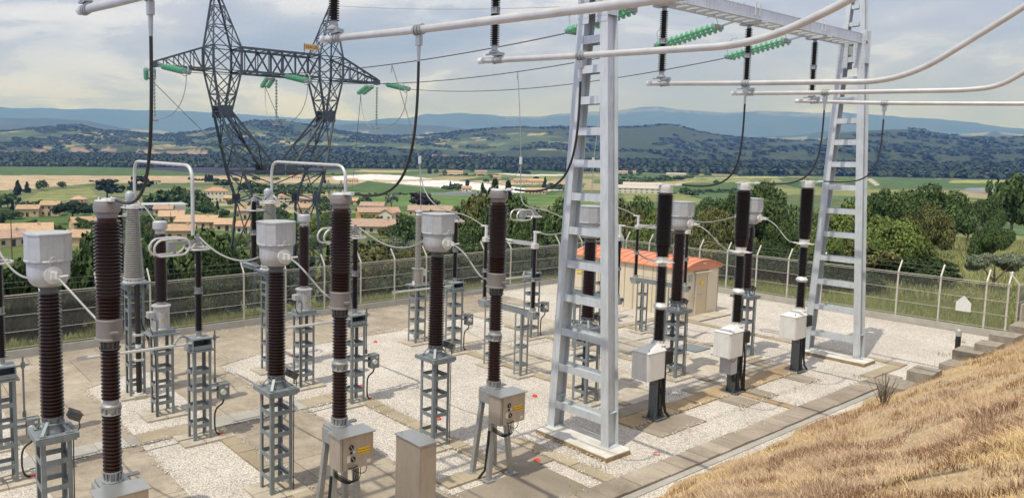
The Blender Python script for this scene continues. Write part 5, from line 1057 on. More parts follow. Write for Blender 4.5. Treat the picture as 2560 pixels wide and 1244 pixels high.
# ---------------------------------------------------------------- trees
LEAF = {'oak': ((.10, .155, .045), (.028, .052, .016)), 'lime': ((.20, .25, .06), (.06, .10, .024)), 'chest': ((.20, .19, .065), (.034, .054, .017)), 'olive': ((.24, .27, .19), (.09, .115, .075)),
        'yellow': ((.32, .32, .10), (.09, .12, .03)), 'brown': ((.075, .050, .038), (.025, .018, .014)), 'conifer': ((.035, .062, .026), (.010, .022, .010)), 'hedge': ((.050, .085, .022), (.014, .030, .009))}
LM = {k: mat('leaves_'+k, a, .75, col2=b, vscale=.35, island=.45, spec=.25) for k, (a, b) in LEAF.items()}
LM['bush'] = LM['oak']; LM['pine'] = LM['conifer']; LM['umb'] = LM['conifer']; LM['cedar'] = LM['conifer']; LM['cypress'] = LM['conifer']
bark = mat('bark', (.12, .09, .065), .9, var=.3, vscale=6)
def crown(kind, n, leaf, seed):
    r = np.random.default_rng(seed)     # crown fills x,y in +-1, z 0..1
    lob = []
    if kind in ('oak', 'lime', 'chest', 'brown', 'hedge', 'yellow', 'olive', 'bush'):
        m = {'oak': 30, 'lime': 34, 'chest': 36, 'brown': 24, 'hedge': 30, 'yellow': 14, 'olive': 13, 'bush': 20}[kind]
        for k in range(m):
            a = r.uniform(0, 2*PI); el = math.asin(r.uniform(-.35, 1)); q = r.uniform(.35, .78); s = r.uniform(.22, .36)*(1 if kind != 'olive' else .85)
            lob.append((q*math.cos(a)*math.cos(el), q*math.sin(a)*math.cos(el), .46+.36*q/.78*math.sin(el)*1.1, s, s*.5))
        z0 = {'olive': .34, 'lime': .1, 'oak': .12, 'bush': 0, 'hedge': 0}.get(kind, .08)
        if kind == 'olive': lob = [(x, y, .42+(z-.46)*.6+.15, s, h*.8) for x, y, z, s, h in lob]
    elif kind in ('conifer',):
        for k in range(26): z = k/26; s = (1-z)*.62+.08; a = r.uniform(0, 2*PI); lob.append((math.cos(a)*s*.55, math.sin(a)*s*.55, .08+z*.88, s*.6, .05))
    elif kind == 'cypress':
        for k in range(16): z = k/16; s = .55*math.sin(PI*(.12+.86*z))+.1; lob.append((r.uniform(-.2, .2), r.uniform(-.2, .2), z*.95+.03, s+.3, .06))
    elif kind == 'pine':
        for k in range(18): a = r.uniform(0, 2*PI); q = r.uniform(0, .7); lob.append((q*math.cos(a), q*math.sin(a), r.uniform(.5, .95), .3, .07))
    elif kind == 'umb':
        for k in range(26): a = r.uniform(0, 2*PI); q = r.uniform(0, .8); lob.append((q*math.cos(a), q*math.sin(a), .78-.26*q*q+r.uniform(-.1, .05), .28, .14))
    elif kind == 'cedar':
        for k in range(22): a = r.uniform(0, 2*PI); z = r.choice([.4, .55, .7, .85, .95]); q = r.uniform(.1, .95)*(1.2-z*.8); lob.append((q*math.cos(a), q*math.sin(a), z, .26, .03))
    w = np.array([l[3]**2 for l in lob]); w /= w.sum(); idx = r.choice(len(lob), n, p=w); Lb = np.array(lob)[idx]
    d = r.normal(size=(n, 3)); d /= np.linalg.norm(d, axis=1)[:, None]; q = r.uniform(.72, 1.06, n)[:, None]*np.where(r.random(n)[:, None] < .12, r.uniform(.3, .9, (n, 1)), 1)
    off = d*q; c = Lb[:, :3]+off*np.stack([Lb[:, 3], Lb[:, 3], Lb[:, 4]], 1)
    nr = d+r.normal(0, .55, (n, 3)); nr[:, 2] += .35; nr /= np.linalg.norm(nr, axis=1)[:, None]
    t = np.cross(nr, r.normal(size=(n, 3))); t /= np.linalg.norm(t, axis=1)[:, None]; b = np.cross(nr, t)
    s = leaf*r.uniform(.6, 1.35, n)[:, None]
    V = np.stack([c-t*s-b*s*.5, c+t*s*.3-b*s*.75, c+t*s+b*s*.4, c-t*s*.2+b*s*.8], 1)
    V[:, :, 2] = np.clip(V[:, :, 2], 0, None)
    return V.reshape(-1, 3), np.arange(n*4).reshape(n, 4)
PROTO = {}
def tree(kind, x, y, z, h, w, label, group, near, seed=0, rz=0.):
    v = seed % 2; key = (kind, near, v)
    if key not in PROTO:
        n, lf = {2: (15000, .026), 1: (4200, .05), 0: (520, .12)}[near]
        if kind in ('olive', 'pine', 'cedar'): n = int(n*.5)
        if kind in ('chest', 'yellow') and near == 2: n = 13000; lf = .03
        if kind in ('cypress',): lf *= 2
        co, f = crown(kind, n, lf, 11+v*7+len(kind)); o = npmesh('crown', co, f, LM[kind]); me = o.data; bpy.data.objects.remove(o)
        b = MB(); th = {'olive': .55, 'umb': .7, 'pine': .6, 'cedar': .5}.get(kind, .4); rr_ = .035
        if kind in ('olive',): b.tube([(0, 0, 0), (.03, .02, .16), (.0, .05, .28)], .05, 6); b.cyl((.0, .05, .26), (.35, .1, .55), .032, .012, 6); b.cyl((0, .05, .26), (-.35, -.1, .58), .032, .012, 6); b.cyl((0, .05, .26), (.0, .3, .6), .03, .01, 6)
        else:
            b.cyl((0, 0, -.05), (0, 0, th), rr_*1.4, rr_*.8, 7)
            for k in range(4): a = k*1.7; b.cyl((0, 0, th*.6+.03*k), (.4*math.cos(a), .4*math.sin(a), th+.15), rr_*.6, rr_*.2, 5)
        o2 = b.build('trunk', bark); me2 = o2.data; bpy.data.objects.remove(o2); PROTO[key] = (me, me2)
    t = thing({'olive': 'olive_tree', 'conifer': 'conifer', 'cypress': 'cypress', 'pine': 'pine_tree', 'umb': 'umbrella_pine', 'cedar': 'cedar_tree', 'bush': 'bush', 'hedge': 'shrub', 'yellow': 'shrub'}.get(kind, 'tree'), (x, y, z), label, {'bush': 'bush', 'hedge': 'shrub', 'yellow': 'shrub'}.get(kind, 'tree'), group)
    t.scale = (w/2, w/2, h); t.rotation_euler = (0, 0, rz)
    for nm, me in zip(('crown', 'trunk'), PROTO[key]):
        o = bpy.data.objects.new(nm, me); COL.objects.link(o); o.parent = t
    return t
TREES = [('oak', 71.8, 35.4, -2.57, 8.2, 7.6, 80), ('lime', 61.6, 23.7, -0.95, 5.5, 6.0, 66), ('lime', 56.9, 19.2, -0.77, 4.3, 5.0, 60), ('lime', 51.7, 21.6, -0.61, 3.4, 3.1, 56), ('oak', 100.4, 30.8, -2.68, 7.8, 8.6, 105), ('chest', 84.1, 25.8, -1.88, 5.2, 4.5, 88), ('oak', 146.1, 34.1, -4.82, 10.8, 9.1, 150), ('oak', 130.7, 34.0, -4.11, 7.2, 6.2, 135), ('oak', 107.4, 23.7, -3.0, 6.0, 4.9, 110), ('oak', 168.5, 47.3, -7.67, 9.9, 7.9, 175), ('oak', 132.0, 46.6, -4.21, 7.6, 6.1, 140), ('olive', 58.3, 14.2, -0.84, 2.9, 3.7, 60), ('olive', 113.9, 30.8, -3.37, 4.4, 3.7, 118), ('bush', 81.5, 20.2, -1.78, 3.9, 3.4, 84), ('oak', 87.8, 19.8, -2.06, 3.6, 2.9, 90), ('chest', 77.2, 55.4, -10.13, 12.9, 10.3, 95), ('oak', 86.9, 58.9, -10.2, 13.0, 10.4, 105), ('lime', 71.4, 46.2, -6.56, 8.6, 6.9, 85), ('lime', 54.8, 36.7, -3.37, 5.0, 4.0, 66), ('chest', 67.9, 38.4, -3.76, 6.8, 6.5, 78), ('chest', 51.6, 30.7, -1.84, 4.1, 4.5, 60), ('chest', 63.6, 33.8, -2.5, 5.2, 4.5, 72), ('oak', 50.1, 25.1, -0.93, 2.7, 3.5, 56), ('oak', 112.9, 64.5, -8.71, 10.4, 8.3, 130), ('oak', 101.6, 53.9, -6.18, 9.3, 7.4, 115), ('oak', 50.6, 35.8, -2.88, 3.5, 3.8, 62), ('oak', 56.3, 26.0, -1.06, 4.1, 3.3, 62), ('chest', 68.3, 70.3, -12.16, 15.2, 12.2, 98), ('oak', 65.6, 64.5, -10.94, 13.0, 10.4, 92), ('oak', 78.3, 69.9, -12.82, 15.8, 12.6, 105), ('oak', 75.4, 62.6, -12.13, 14.9, 11.9, 98), ('oak', 52.4, 49.3, -5.99, 6.7, 6.1, 72), ('oak', 50.4, 42.7, -4.39, 5.6, 4.9, 66), ('oak', 53.0, 57.3, -7.75, 7.8, 6.2, 78), ('pine', 84.9, 84.9, -14.42, 18.0, 3.9, 120), ('pine', 84.9, 81.9, -14.15, 17.5, 3.1, 118), ('yellow', 40.7, 41.4, -3.15, 4.2, 2.2, 58), ('chest', 37.2, 44.5, -3.85, 4.4, 4.7, 58), ('chest', 30.6, 40.8, -2.98, 3.2, 3.9, 51), ('chest', 37.9, 41.2, -3.07, 3.4, 3.6, 56), ('chest', 33.9, 43.3, -3.57, 3.8, 3.3, 55), ('chest', 28.5, 41.1, -3.03, 2.7, 2.7, 50), ('olive', 67.6, 93.0, -14.12, 9.5, 8.1, 115), ('olive', 71.4, 90.1, -14.12, 10.5, 8.7, 115), ('olive', 58.7, 87.1, -13.15, 8.7, 5.7, 105), ('olive', 70.3, 82.0, -13.22, 10.3, 5.8, 108), ('brown', 303.8, 365.4, -26.68, 10.9, 22.7, 475), ('oak', 271.4, 385.4, -26.88, 8.5, 11.5, 471), ('olive', 288.6, 379.9, -26.87, 10.8, 11.9, 477), ('oak', 122.3, 151.9, -19.97, 12.7, 11.6, 195), ('oak', 136.2, 159.9, -20.45, 12.7, 10.2, 210), ('oak', 39.9, 33.3, -1.45, 2.9, 4.1, 52), ('oak', 38.5, 34.9, -1.73, 2.6, 3.3, 52), ('yellow', 36.0, 34.7, -1.69, 1.9, 2.4, 50), ('umb', 77.9, 332.1, -24.01, 10.4, 18.9, 341), ('cedar', 161.3, 576.8, -27.93, 13.9, 32.2, 599), ('cedar', 193.5, 595.2, -28.03, 15.7, 29.3, 626), ('oak', 142.1, 717.4, -28.06, 10.6, 12.4, 731), ('oak', 168.5, 757.9, -28.06, 7.1, 9.4, 776), ('conifer', 109.8, 647.3, -28.1, 12.9, 11.0, 657), ('conifer', 122.8, 680.6, -28.05, 10.3, 9.5, 692), ('oak', 77.0, 488.5, -27.1, 10.1, 16.9, 495), ('oak', 85.9, 435.6, -26.25, 7.3, 13.2, 444), ('oak', 64.2, 396.7, -26.38, 5.6, 11.8, 402), ('oak', 82.1, 460.4, -26.73, 5.8, 11.5, 468), ('oak', 154.7, 439.4, -26.5, 12.3, 19.5, 466), ('oak', 171.5, 453.4, -26.69, 13.6, 17.9, 485), ('oak', 167.4, 413.1, -26.46, 13.1, 18.9, 446), ('oak', 149.6, 355.9, -25.12, 8.3, 12.3, 386), ('conifer', 169.8, 387.7, -25.92, 6.8, 5.0, 423), ('oak', 151.0, 338.9, -24.93, 5.0, 7.9, 371), ('oak', 90.1, 219.4, -21.0, 4.5, 6.3, 237), ('oak', 68.8, 265.1, -22.28, 5.9, 8.4, 274), ('oak', 73.5, 298.6, -22.93, 5.0, 7.0, 308), ('oak', 66.6, 243.9, -21.4, 4.5, 6.5, 253), ('oak', 56.8, 307.3, -23.29, 4.6, 7.7, 312), ('oak', 60.3, 289.3, -22.64, 3.0, 5.3, 295), ('oak', 94.3, 287.6, -22.7, 5.6, 6.3, 303), ('oak', 83.7, 248.4, -21.51, 4.2, 5.5, 262), ('oak', 282.4, 555.7, -28.09, 10.1, 16.8, 623), ('oak', 282.3, 520.2, -27.9, 8.7, 12.8, 592), ('oak', 310.4, 543.5, -28.16, 9.5, 16.9, 626), ('oak', 326.4, 536.9, -28.13, 8.5, 18.7, 628), ('conifer', 361.3, 609.2, -28.06, 8.8, 5.4, 708), ('conifer', 482.5, 772.6, -28.06, 8.9, 5.9, 911), ('oak', 205.6, 312.4, -25.11, 8.2, 10.2, 374), ('oak', 161.2, 313.2, -24.34, 5.8, 7.6, 352), ('oak', 136.4, 246.5, -21.85, 5.4, 7.6, 282), ('oak', 302.1, 619.0, -28.09, 11.1, 22.2, 689), ('oak', 321.9, 716.8, -28.06, 9.2, 21.0, 786), ('oak', 359.3, 902.0, -28.06, 6.1, 9.2, 971), ('cypress', 360.5, 856.4, -28.06, 8.9, 3.9, 929), ('cypress', 364.1, 854.9, -28.06, 8.9, 4.0, 929), ('cypress', 367.2, 853.6, -28.06, 7.9, 4.0, 929), ('oak', 367.3, 841.5, -28.06, 5.8, 9.8, 918), ('oak', 464.0, 866.2, -28.06, 5.2, 12.7, 983), ('oak', 438.7, 874.9, -28.06, 6.3, 13.7, 979), ('oak', 395.7, 844.8, -28.06, 6.5, 10.0, 933), ('cypress', 945.3, 1118.8, -28.06, 12.7, 7.9, 1465), ('oak', 939.9, 1093.0, -28.06, 11.7, 10.9, 1442), ('oak', 937.8, 1064.5, -28.06, 9.2, 10.7, 1419), ('oak', 1149.7, 1212.6, -28.06, 12.5, 16.2, 1671), ('oak', 1064.4, 1159.4, -28.06, 11.8, 11.9, 1574), ('cypress', 538.0, 551.2, -28.06, 7.4, 3.3, 770), ('oak', 512.0, 563.1, -28.06, 7.8, 16.4, 761), ('conifer', 517.9, 578.5, -28.06, 9.2, 6.7, 776), ('cypress', 591.2, 631.1, -28.06, 7.5, 4.7, 865), ('oak', 502.3, 567.8, -28.06, 5.7, 10.6, 758), ('oak', 904.4, 969.1, -28.06, 5.6, 8.6, 1326), ('oak', 848.6, 848.0, -28.06, 6.4, 7.7, 1200), ('oak', 709.1, 719.9, -28.06, 5.4, 9.8, 1010), ('oak', 610.0, 520.1, -28.06, 8.9, 12.7, 802), ('oak', 892.7, 794.3, -28.06, 5.1, 10.1, 1195), ('conifer', 650.2, 564.9, -28.06, 13.7, 9.1, 861), ('oak', 605.6, 505.6, -28.06, 8.2, 10.8, 789), ('oak', 676.6, 647.7, -28.06, 5.0, 7.0, 937), ('oak', 1343.3, 937.3, -28.06, 10.0, 11.7, 1638), ('oak', 1404.0, 954.7, -28.06, 6.8, 10.4, 1698), ('oak', 850.0, 583.3, -28.06, 7.3, 21.0, 1031), ('oak', 922.1, 613.6, -28.06, 9.0, 20.2, 1108), ('oak', 807.1, 574.2, -28.06, 9.1, 20.3, 990), ('oak', 1048.1, 669.4, -28.06, 10.0, 25.0, 1244), ('oak', 1075.9, 662.7, -28.06, 8.8, 22.7, 1264), ('oak', 1409.9, 833.6, -28.06, 8.1, 19.5, 1638), ('oak', 1445.9, 824.3, -28.06, 6.5, 16.4, 1664), ('oak', 967.4, 539.4, -28.06, 7.6, 8.7, 1108), ('oak', 672.6, 406.3, -28.06, 7.9, 10.9, 786), ('oak', 639.2, 378.9, -28.06, 6.6, 13.3, 743), ('oak', 1929.7, 1112.5, -24.8, 8.7, 11.0, 2227), ('oak', 1832.6, 1122.0, -26.92, 12.9, 15.0, 2149), ('oak', 1813.8, 1136.0, -27.09, 8.5, 10.7, 2140), ('oak', 1528.0, 801.0, -28.06, 6.7, 18.3, 1725), ('oak', 1818.8, 924.1, -28.0, 11.7, 29.4, 2040), ('oak', 1871.2, 911.2, -27.88, 9.8, 23.8, 2081), ('oak', 1962.8, 915.9, -26.53, 12.2, 16.3, 2166), ('oak', 1957.5, 865.3, -27.09, 7.8, 17.9, 2140), ('oak', 2072.1, 715.3, -25.86, 11.6, 25.1, 2192), ('oak', 2033.9, 638.3, -27.25, 18.4, 27.6, 2132), ('oak', 2056.7, 622.3, -26.92, 14.7, 25.7, 2149), ('oak', 2021.3, 649.8, -27.39, 12.8, 20.3, 2123), ('oak', 2134.9, 603.4, -25.08, 7.4, 18.7, 2219), ('oak', 2010.0, 710.0, -27.25, 9.4, 17.0, 2132), ('oak', 1989.2, 666.6, -27.73, 9.2, 14.7, 2098), ('chest', 159.9, 261.3, -22.87, 4.5, 7.0, 306), ('oak', 94.9, 286.1, -22.72, 5.2, 6.9, 301), ('oak', 101.5, 405.7, -26.21, 5.3, 6.4, 418), ('oak', 57.4, 264.5, -22.15, 4.7, 5.6, 271), ('chest', 129.4, 204.5, -20.87, 5.0, 5.4, 242), ('lime', 81.3, 272.0, -22.6, 6.0, 6.7, 284), ('oak', 169.8, 269.8, -23.62, 6.3, 8.4, 319), ('conifer', 210.6, 423.8, -26.68, 5.4, 3.5, 473), ('conifer', 54.7, 361.0, -24.82, 4.5, 4.0, 365), ('lime', 59.3, 415.7, -26.0, 4.0, 5.9, 420), ('oak', 88.6, 548.1, -27.68, 5.3, 7.4, 555), ('oak', 186.4, 365.1, -26.09, 5.2, 7.0, 410), ('oak', 112.9, 206.5, -20.71, 3.6, 5.0, 235), ('oak', 132.0, 208.7, -20.96, 6.4, 8.8, 247), ('oak', 97.8, 321.2, -23.74, 3.5, 5.5, 336), ('oak', 70.3, 234.6, -21.2, 8.4, 8.8, 245), ('chest', 67.3, 470.4, -26.91, 4.4, 5.1, 475), ('oak', 138.3, 216.6, -21.18, 7.3, 7.8, 257), ('oak', 166.6, 316.7, -24.53, 5.2, 7.2, 358), ('oak', 87.6, 276.1, -22.67, 3.9, 6.2, 290), ('lime', 104.0, 195.7, -20.66, 4.5, 6.3, 222), ('oak', 71.6, 229.2, -21.06, 7.5, 9.4, 240), ('oak', 146.3, 238.1, -21.88, 4.8, 7.6, 279), ('lime', 89.0, 283.0, -22.58, 4.2, 5.1, 297), ('conifer', 201.2, 387.9, -26.02, 4.2, 4.0, 437), ('oak', 159.0, 243.5, -22.2, 4.1, 4.9, 291), ('oak', 154.8, 238.0, -21.99, 7.2, 7.6, 284), ('chest', 109.5, 403.6, -26.24, 5.9, 7.8, 418), ('oak', 217.3, 395.4, -26.34, 4.2, 4.8, 451), ('lime', 191.5, 369.9, -26.28, 4.1, 5.2, 417), ('oak', 264.8, 424.7, -27.06, 6.7, 8.7, 500), ('oak', 120.4, 212.2, -20.87, 3.5, 5.1, 244), ('oak', 176.0, 447.5, -26.68, 8.2, 8.6, 481), ('chest', 82.1, 242.4, -21.32, 5.4, 5.5, 256), ('oak', 225.2, 360.3, -26.49, 6.4, 8.9, 425), ('conifer', 70.2, 429.5, -26.18, 7.9, 5.5, 435), ('chest', 118.8, 192.4, -20.42, 4.9, 4.9, 226), ('oak', 167.5, 309.9, -24.37, 6.6, 9.1, 352), ('oak', 87.6, 195.1, -20.4, 5.3, 6.1, 214), ('lime', 115.3, 186.2, -20.33, 6.1, 7.1, 219), ('lime', 60.9, 213.2, -20.7, 6.4, 7.9, 222), ('oak', 151.2, 296.8, -23.75, 5.9, 8.9, 333), ('conifer', 170.8, 276.7, -23.76, 6.1, 4.5, 325), ('oak', 139.8, 230.5, -21.53, 4.1, 6.6, 270), ('oak', 125.5, 196.9, -20.59, 4.6, 7.2, 233), ('oak', 62.7, 217.3, -20.79, 3.3, 5.3, 226), ('conifer', 181.7, 344.2, -25.78, 4.5, 3.6, 389), ('oak', 70.6, 207.4, -20.68, 6.4, 6.5, 219), ('lime', 158.8, 294.3, -23.81, 4.0, 6.2, 334), ('oak', 68.7, 481.8, -27.06, 8.0, 9.2, 487), ('lime', 122.5, 206.5, -20.8, 8.1, 8.9, 240), ('lime', 177.5, 319.1, -24.9, 3.6, 4.9, 365), ('oak', 53.7, 379.2, -25.61, 4.5, 6.3, 383), ('lime', 62.7, 423.7, -26.0, 3.9, 5.7, 428), ('oak', 89.1, 587.5, -28.03, 4.9, 7.1, 594), ('lime', 97.0, 196.4, -20.58, 4.1, 5.3, 219), ('lime', 91.8, 193.1, -20.41, 4.6, 4.8, 214), ('oak', 140.4, 260.0, -22.37, 6.1, 7.7, 295), ('lime', 165.0, 263.9, -23.23, 4.1, 6.1, 311), ('chest', 63.6, 219.8, -20.84, 4.2, 6.7, 229), ('oak', 110.2, 182.3, -20.28, 3.6, 5.5, 213), ('oak', 199.5, 501.7, -27.48, 5.7, 7.4, 540), ('chest', 183.6, 343.2, -25.77, 5.9, 7.0, 389), ('oak', 66.7, 476.2, -27.01, 5.9, 7.0, 481), ('oak', 118.3, 454.4, -26.99, 4.0, 4.7, 470), ('conifer', 183.8, 298.8, -24.37, 5.9, 4.5, 351), ('oak', 83.3, 282.3, -22.61, 3.2, 4.6, 294), ('conifer', 129.4, 205.6, -20.89, 6.0, 4.0, 243), ('oak', 127.1, 453.9, -26.9, 6.7, 6.9, 471), ('oak', 138.5, 259.7, -22.32, 4.8, 5.1, 294), ('conifer', 89.5, 263.5, -22.29, 4.4, 3.3, 278), ('oak', 230.6, 373.2, -26.42, 5.6, 5.9, 439), ('lime', 117.4, 207.2, -20.75, 5.9, 6.6, 238), ('lime', 150.5, 243.5, -22.12, 6.1, 7.6, 286), ('chest', 162.5, 249.6, -22.41, 3.6, 5.9, 298), ('oak', 205.2, 447.8, -26.86, 3.8, 5.1, 493), ('oak', 222.8, 319.1, -25.29, 3.9, 5.2, 389), ('lime', 174.0, 255.1, -22.94, 3.4, 4.6, 309), ('chest', 172.2, 217.2, -21.85, 3.1, 4.2, 277), ('chest', 40.1, 273.2, -22.22, 4.2, 5.5, 276), ('lime', 181.2, 307.0, -24.62, 4.0, 5.3, 356), ('chest', 200.2, 272.9, -23.95, 3.2, 4.2, 338), ('oak', 99.6, 285.8, -22.78, 3.6, 4.8, 303), ('chest', 212.1, 429.5, -26.67, 4.2, 5.7, 479), ('lime', 154.7, 347.1, -25.06, 3.8, 5.1, 380), ('chest', 147.0, 197.2, -20.66, 4.0, 5.3, 246), ('chest', 77.7, 248.2, -21.52, 4.3, 5.7, 260), ('oak', 236.5, 373.7, -26.42, 3.9, 5.2, 442), ('chest', 177.2, 207.4, -21.57, 3.9, 5.2, 273), ('lime', 176.8, 519.3, -27.59, 4.3, 5.7, 549), ('lime', 84.5, 454.3, -26.58, 2.9, 3.9, 462), ('chest', 178.1, 222.6, -22.03, 2.8, 3.8, 285), ('oak', 160.0, 209.0, -21.39, 4.3, 5.8, 263), ('oak', 141.9, 239.4, -21.8, 2.7, 3.6, 278), ('oak', 197.7, 276.4, -23.96, 3.0, 4.0, 340), ('oak', 114.7, 339.0, -24.54, 3.2, 4.3, 358), ('chest', 175.4, 206.1, -21.57, 3.4, 4.5, 271), ('oak', 61.9, 401.9, -26.13, 4.4, 5.8, 407), ('lime', 194.2, 273.9, -23.97, 4.4, 5.8, 336), ('lime', 212.5, 265.1, -23.75, 3.3, 4.3, 340), ('oak', 244.7, 495.9, -27.57, 3.7, 4.9, 553), ('oak', 120.1, 414.7, -26.05, 2.8, 3.8, 432), ('oak', 95.6, 417.5, -25.96, 4.1, 5.4, 428), ('oak', 103.1, 289.7, -22.76, 3.7, 5.0, 308), ('oak', 183.7, 294.0, -24.26, 3.8, 5.1, 347), ('lime', 155.3, 345.1, -25.01, 3.7, 4.9, 378), ('oak', 226.9, 271.3, -24.28, 2.7, 3.6, 354), ('oak', 160.9, 340.9, -24.99, 4.1, 5.4, 377), ('oak', 54.2, 364.0, -24.94, 3.9, 5.2, 368), ('oak', 137.0, 427.9, -26.63, 4.0, 5.3, 449), ('oak', 92.1, 298.6, -22.87, 3.7, 4.9, 312), ('oak', 166.3, 341.7, -25.1, 3.4, 4.5, 380), ('chest', 247.9, 439.4, -26.89, 2.8, 3.7, 504), ('chest', 62.7, 312.5, -23.41, 2.6, 3.5, 319), ('lime', 311.2, 470.6, -27.62, 3.7, 4.9, 564)]
TL = {0: 'big dark round tree beyond the right fence, just left of the farther column', 1: 'wide yellow-green tree filling the view through the farther column', 2: 'yellow-green tree sloping down to the right of the farther column', 3: 'small yellow-green tree at the left foot of the wide one', 4: 'largest dark domed tree right of the farther column',
      5: 'tree with pale flower tufts in front of the dark domed tree', 6: 'tall dark tree rising at the right edge of the photo', 7: 'dark tree just left of the tallest one at the right edge', 8: 'lower dark tree at the very right edge above the meadow', 9: 'far dark tree between the domed tree and the right edge',
      10: 'dark tree behind the wide yellow-green one', 11: 'nearer grey-green olive tree on the meadow above the corner post', 12: 'farther grey-green olive tree beside the dark domed tree', 13: 'round dark bush on the meadow between the two olives', 14: 'low dark tree at the right edge behind the olive',
      46: 'round purple-brown tree beyond the village houses, centre', 47: 'round dark tree behind the first pink roofs, right of the second breaker', 48: 'grey-green round tree left of the purple-brown tree'}
KN = {'oak': 'dark green tree', 'lime': 'bright yellow-green tree', 'chest': 'tree with yellowish flower tufts', 'olive': 'grey-green tree', 'yellow': 'pale yellow-green shrub', 'brown': 'purple-brown tree', 'conifer': 'dark pointed conifer', 'umb': 'dark umbrella pine with a flat wide crown', 'cedar': 'layered dark cedar', 'cypress': 'thin dark cypress', 'pine': 'dark open pine', 'bush': 'dark bush'}
for i, (k, x, y, z, h, w, r) in enumerate(TREES):
    if i in (8, 14): continue
    v = math.atan2(y, x); side = 'left of the pylon' if v > 1.19 else 'around the pylon' if v > 1.02 else 'left of centre' if v > .9 else 'near the middle' if v > .72 else 'right of the nearer column' if v > .5 else 'toward the right edge'
    zone = 'close behind the yard fence' if r < 80 else 'on the slope below the yard' if r < 220 else 'among the village houses' if r < 600 else 'on the far plain'
    lb = TL.get(i) or '%s %s, %s' % (KN[k], zone, side)
    tree(k, x, y, z-.2, h+.2, w, lb, None if i in TL else '%ss %s %s' % (KN[k], zone, side), 2 if r < 140 else 1 if r < 420 else 0, i, i*1.3)
# shrubs and conifers right behind the back fence
rnd = random.Random(4)
for i in range(44):
    x = -3+i*.98+rnd.uniform(-.5, .5); y = rnd.uniform(32.5, 42) if x < 31 else rnd.uniform(31, 36)
    if 15.0 < x < 27 and y < 43: continue
    k = 'hedge' if rnd.random() < .68 else 'conifer'; z = tz(x, y); h = rnd.uniform(2.0, 3.3)+(.8 if k == 'conifer' else 0)+(2.4 if x < 12 else 1.4 if x < 17 else .4); w = rnd.uniform(3.4, 5.0)*(.6 if k == 'conifer' else 1)
    tree(k, x, y, z-.3, h, w, ('dense dark green shrub' if k == 'hedge' else 'dark young conifer')+' just behind the back fence', ('shrubs' if k == 'hedge' else 'young conifers')+' just behind the back fence', 2 if i % 3 == 0 else 1, i, i*2.1)
for i in range(34):
    x = -6+i*1.25+rnd.uniform(-.6, .6); y = rnd.uniform(45, 62)
    k = rnd.choice(['oak', 'oak', 'hedge', 'conifer', 'chest']); z = tz(x, y); h = rnd.uniform(5, 8.5); w = rnd.uniform(5, 7.5)*(.6 if k == 'conifer' else 1)
    tree(k, x, y, z-.3, h, w, KN.get(k, 'dense dark green shrub')+' on the bank below the back fence', KN.get(k, 'dense dark green shrub')+'s on the bank below the back fence', 1, i, i*2.1)
for i in range(22):
    x = rnd.uniform(46, 60); y = 10+i*1.15; z = tz(x, y); k = 'hedge' if i % 3 else 'chest'
    if y < 17: continue
    tree(k, x, y, z-.3, rnd.uniform(2.2, 3.6), rnd.uniform(4, 6), 'green shrub on the slope behind the right fence' if k == 'hedge' else 'flowering shrub on the slope behind the right fence', 'green shrubs behind the right fence' if k == 'hedge' else 'flowering shrubs behind the right fence', 2, i, i*1.7)
# hedges and tree rows of the plain
def row(name, p, q, h, w, kind, label):
    p, q = Vector((*p, 0)), Vector((*q, 0)); n = max(6, int((q-p).length/w*2.2)); V = []; F = []; r = np.random.default_rng(int(p.x))
    m = 40; co, f = crown('bush', m, .2, 5); 
    for k in range(n):
        c = p.lerp(q, (k+.5)/n); s = w*r.uniform(.7, 1.2)/2; hh = h*r.uniform(.6, 1.2); a = r.uniform(0, 6); R_ = np.array([[math.cos(a), -math.sin(a), 0], [math.sin(a), math.cos(a), 0], [0, 0, 1]])
        V.append(co@R_.T*np.array([s, s, hh])+np.array([c.x+r.uniform(-1, 1)*w*.2, c.y+r.uniform(-1, 1)*w*.2, tz(c.x, c.y)-.3])); F.append(f+k*len(co))
    o = npmesh(name, np.concatenate(V), np.concatenate(F), LM[kind]); tag(o, label, 'hedge'); return o
for a in [('hedge', (359, 902), (376, 838), 4, 6, 'hedge', 'dark hedge before the tan field left of the pylon'), ('hedge', (229, 889), (261, 892), 3, 5, 'hedge', 'long low hedge on the plain at the far left'), ('hedge', (1197, 1166), (1100, 994), 8, 10, 'conifer', 'dark row of conifers beyond the white covers, centre right'), ('hedge', (1425, 1243), (1359, 1096), 8, 10, 'conifer', 'dark block of conifers just left of the nearer column'), ('hedge', (354, 522), (420, 505), 3, 6, 'hedge', 'hedge between the two bright green fields'), ('hedge', (1049, 767), (1033, 674), 6, 10, 'oak', 'line of trees behind the pale barn'), ('hedge', (1033, 674), (1234, 733), 6, 10, 'oak', 'line of trees before the vineyard'), ('hedge', (1492, 782), (1881, 703), 5, 8, 'hedge', 'long green orchard edge behind the farther column'), ('hedge', (1211, 885), (1276, 867), 5, 8, 'oak', 'short tree line at the far side of the first field right of the nearer column'), ('hedge', (658, 407), (826, 410), 5, 9, 'oak', 'tree line at the near edge of the green field behind the black breakers'), ('hedge', (2032, 726), (2260, 514), 6, 10, 'oak', 'far tree line under the hills at the right'), ('hedge', (329, 693), (394, 595), 6, 10, 'oak', 'tree line crossing behind the pylon legs'), ('hedge', (555, 1107), (681, 1029), 5, 9, 'oak', 'far hedge behind the pylon waist'), ('hedge', (853, 981), (970, 950), 4, 8, 'hedge', 'hedge around the distant farms in the centre'), ('hedge', (2002, 996), (2139, 819), 6, 10, 'conifer', 'far row of poplars and hedges near the farther column')]: row(*a)
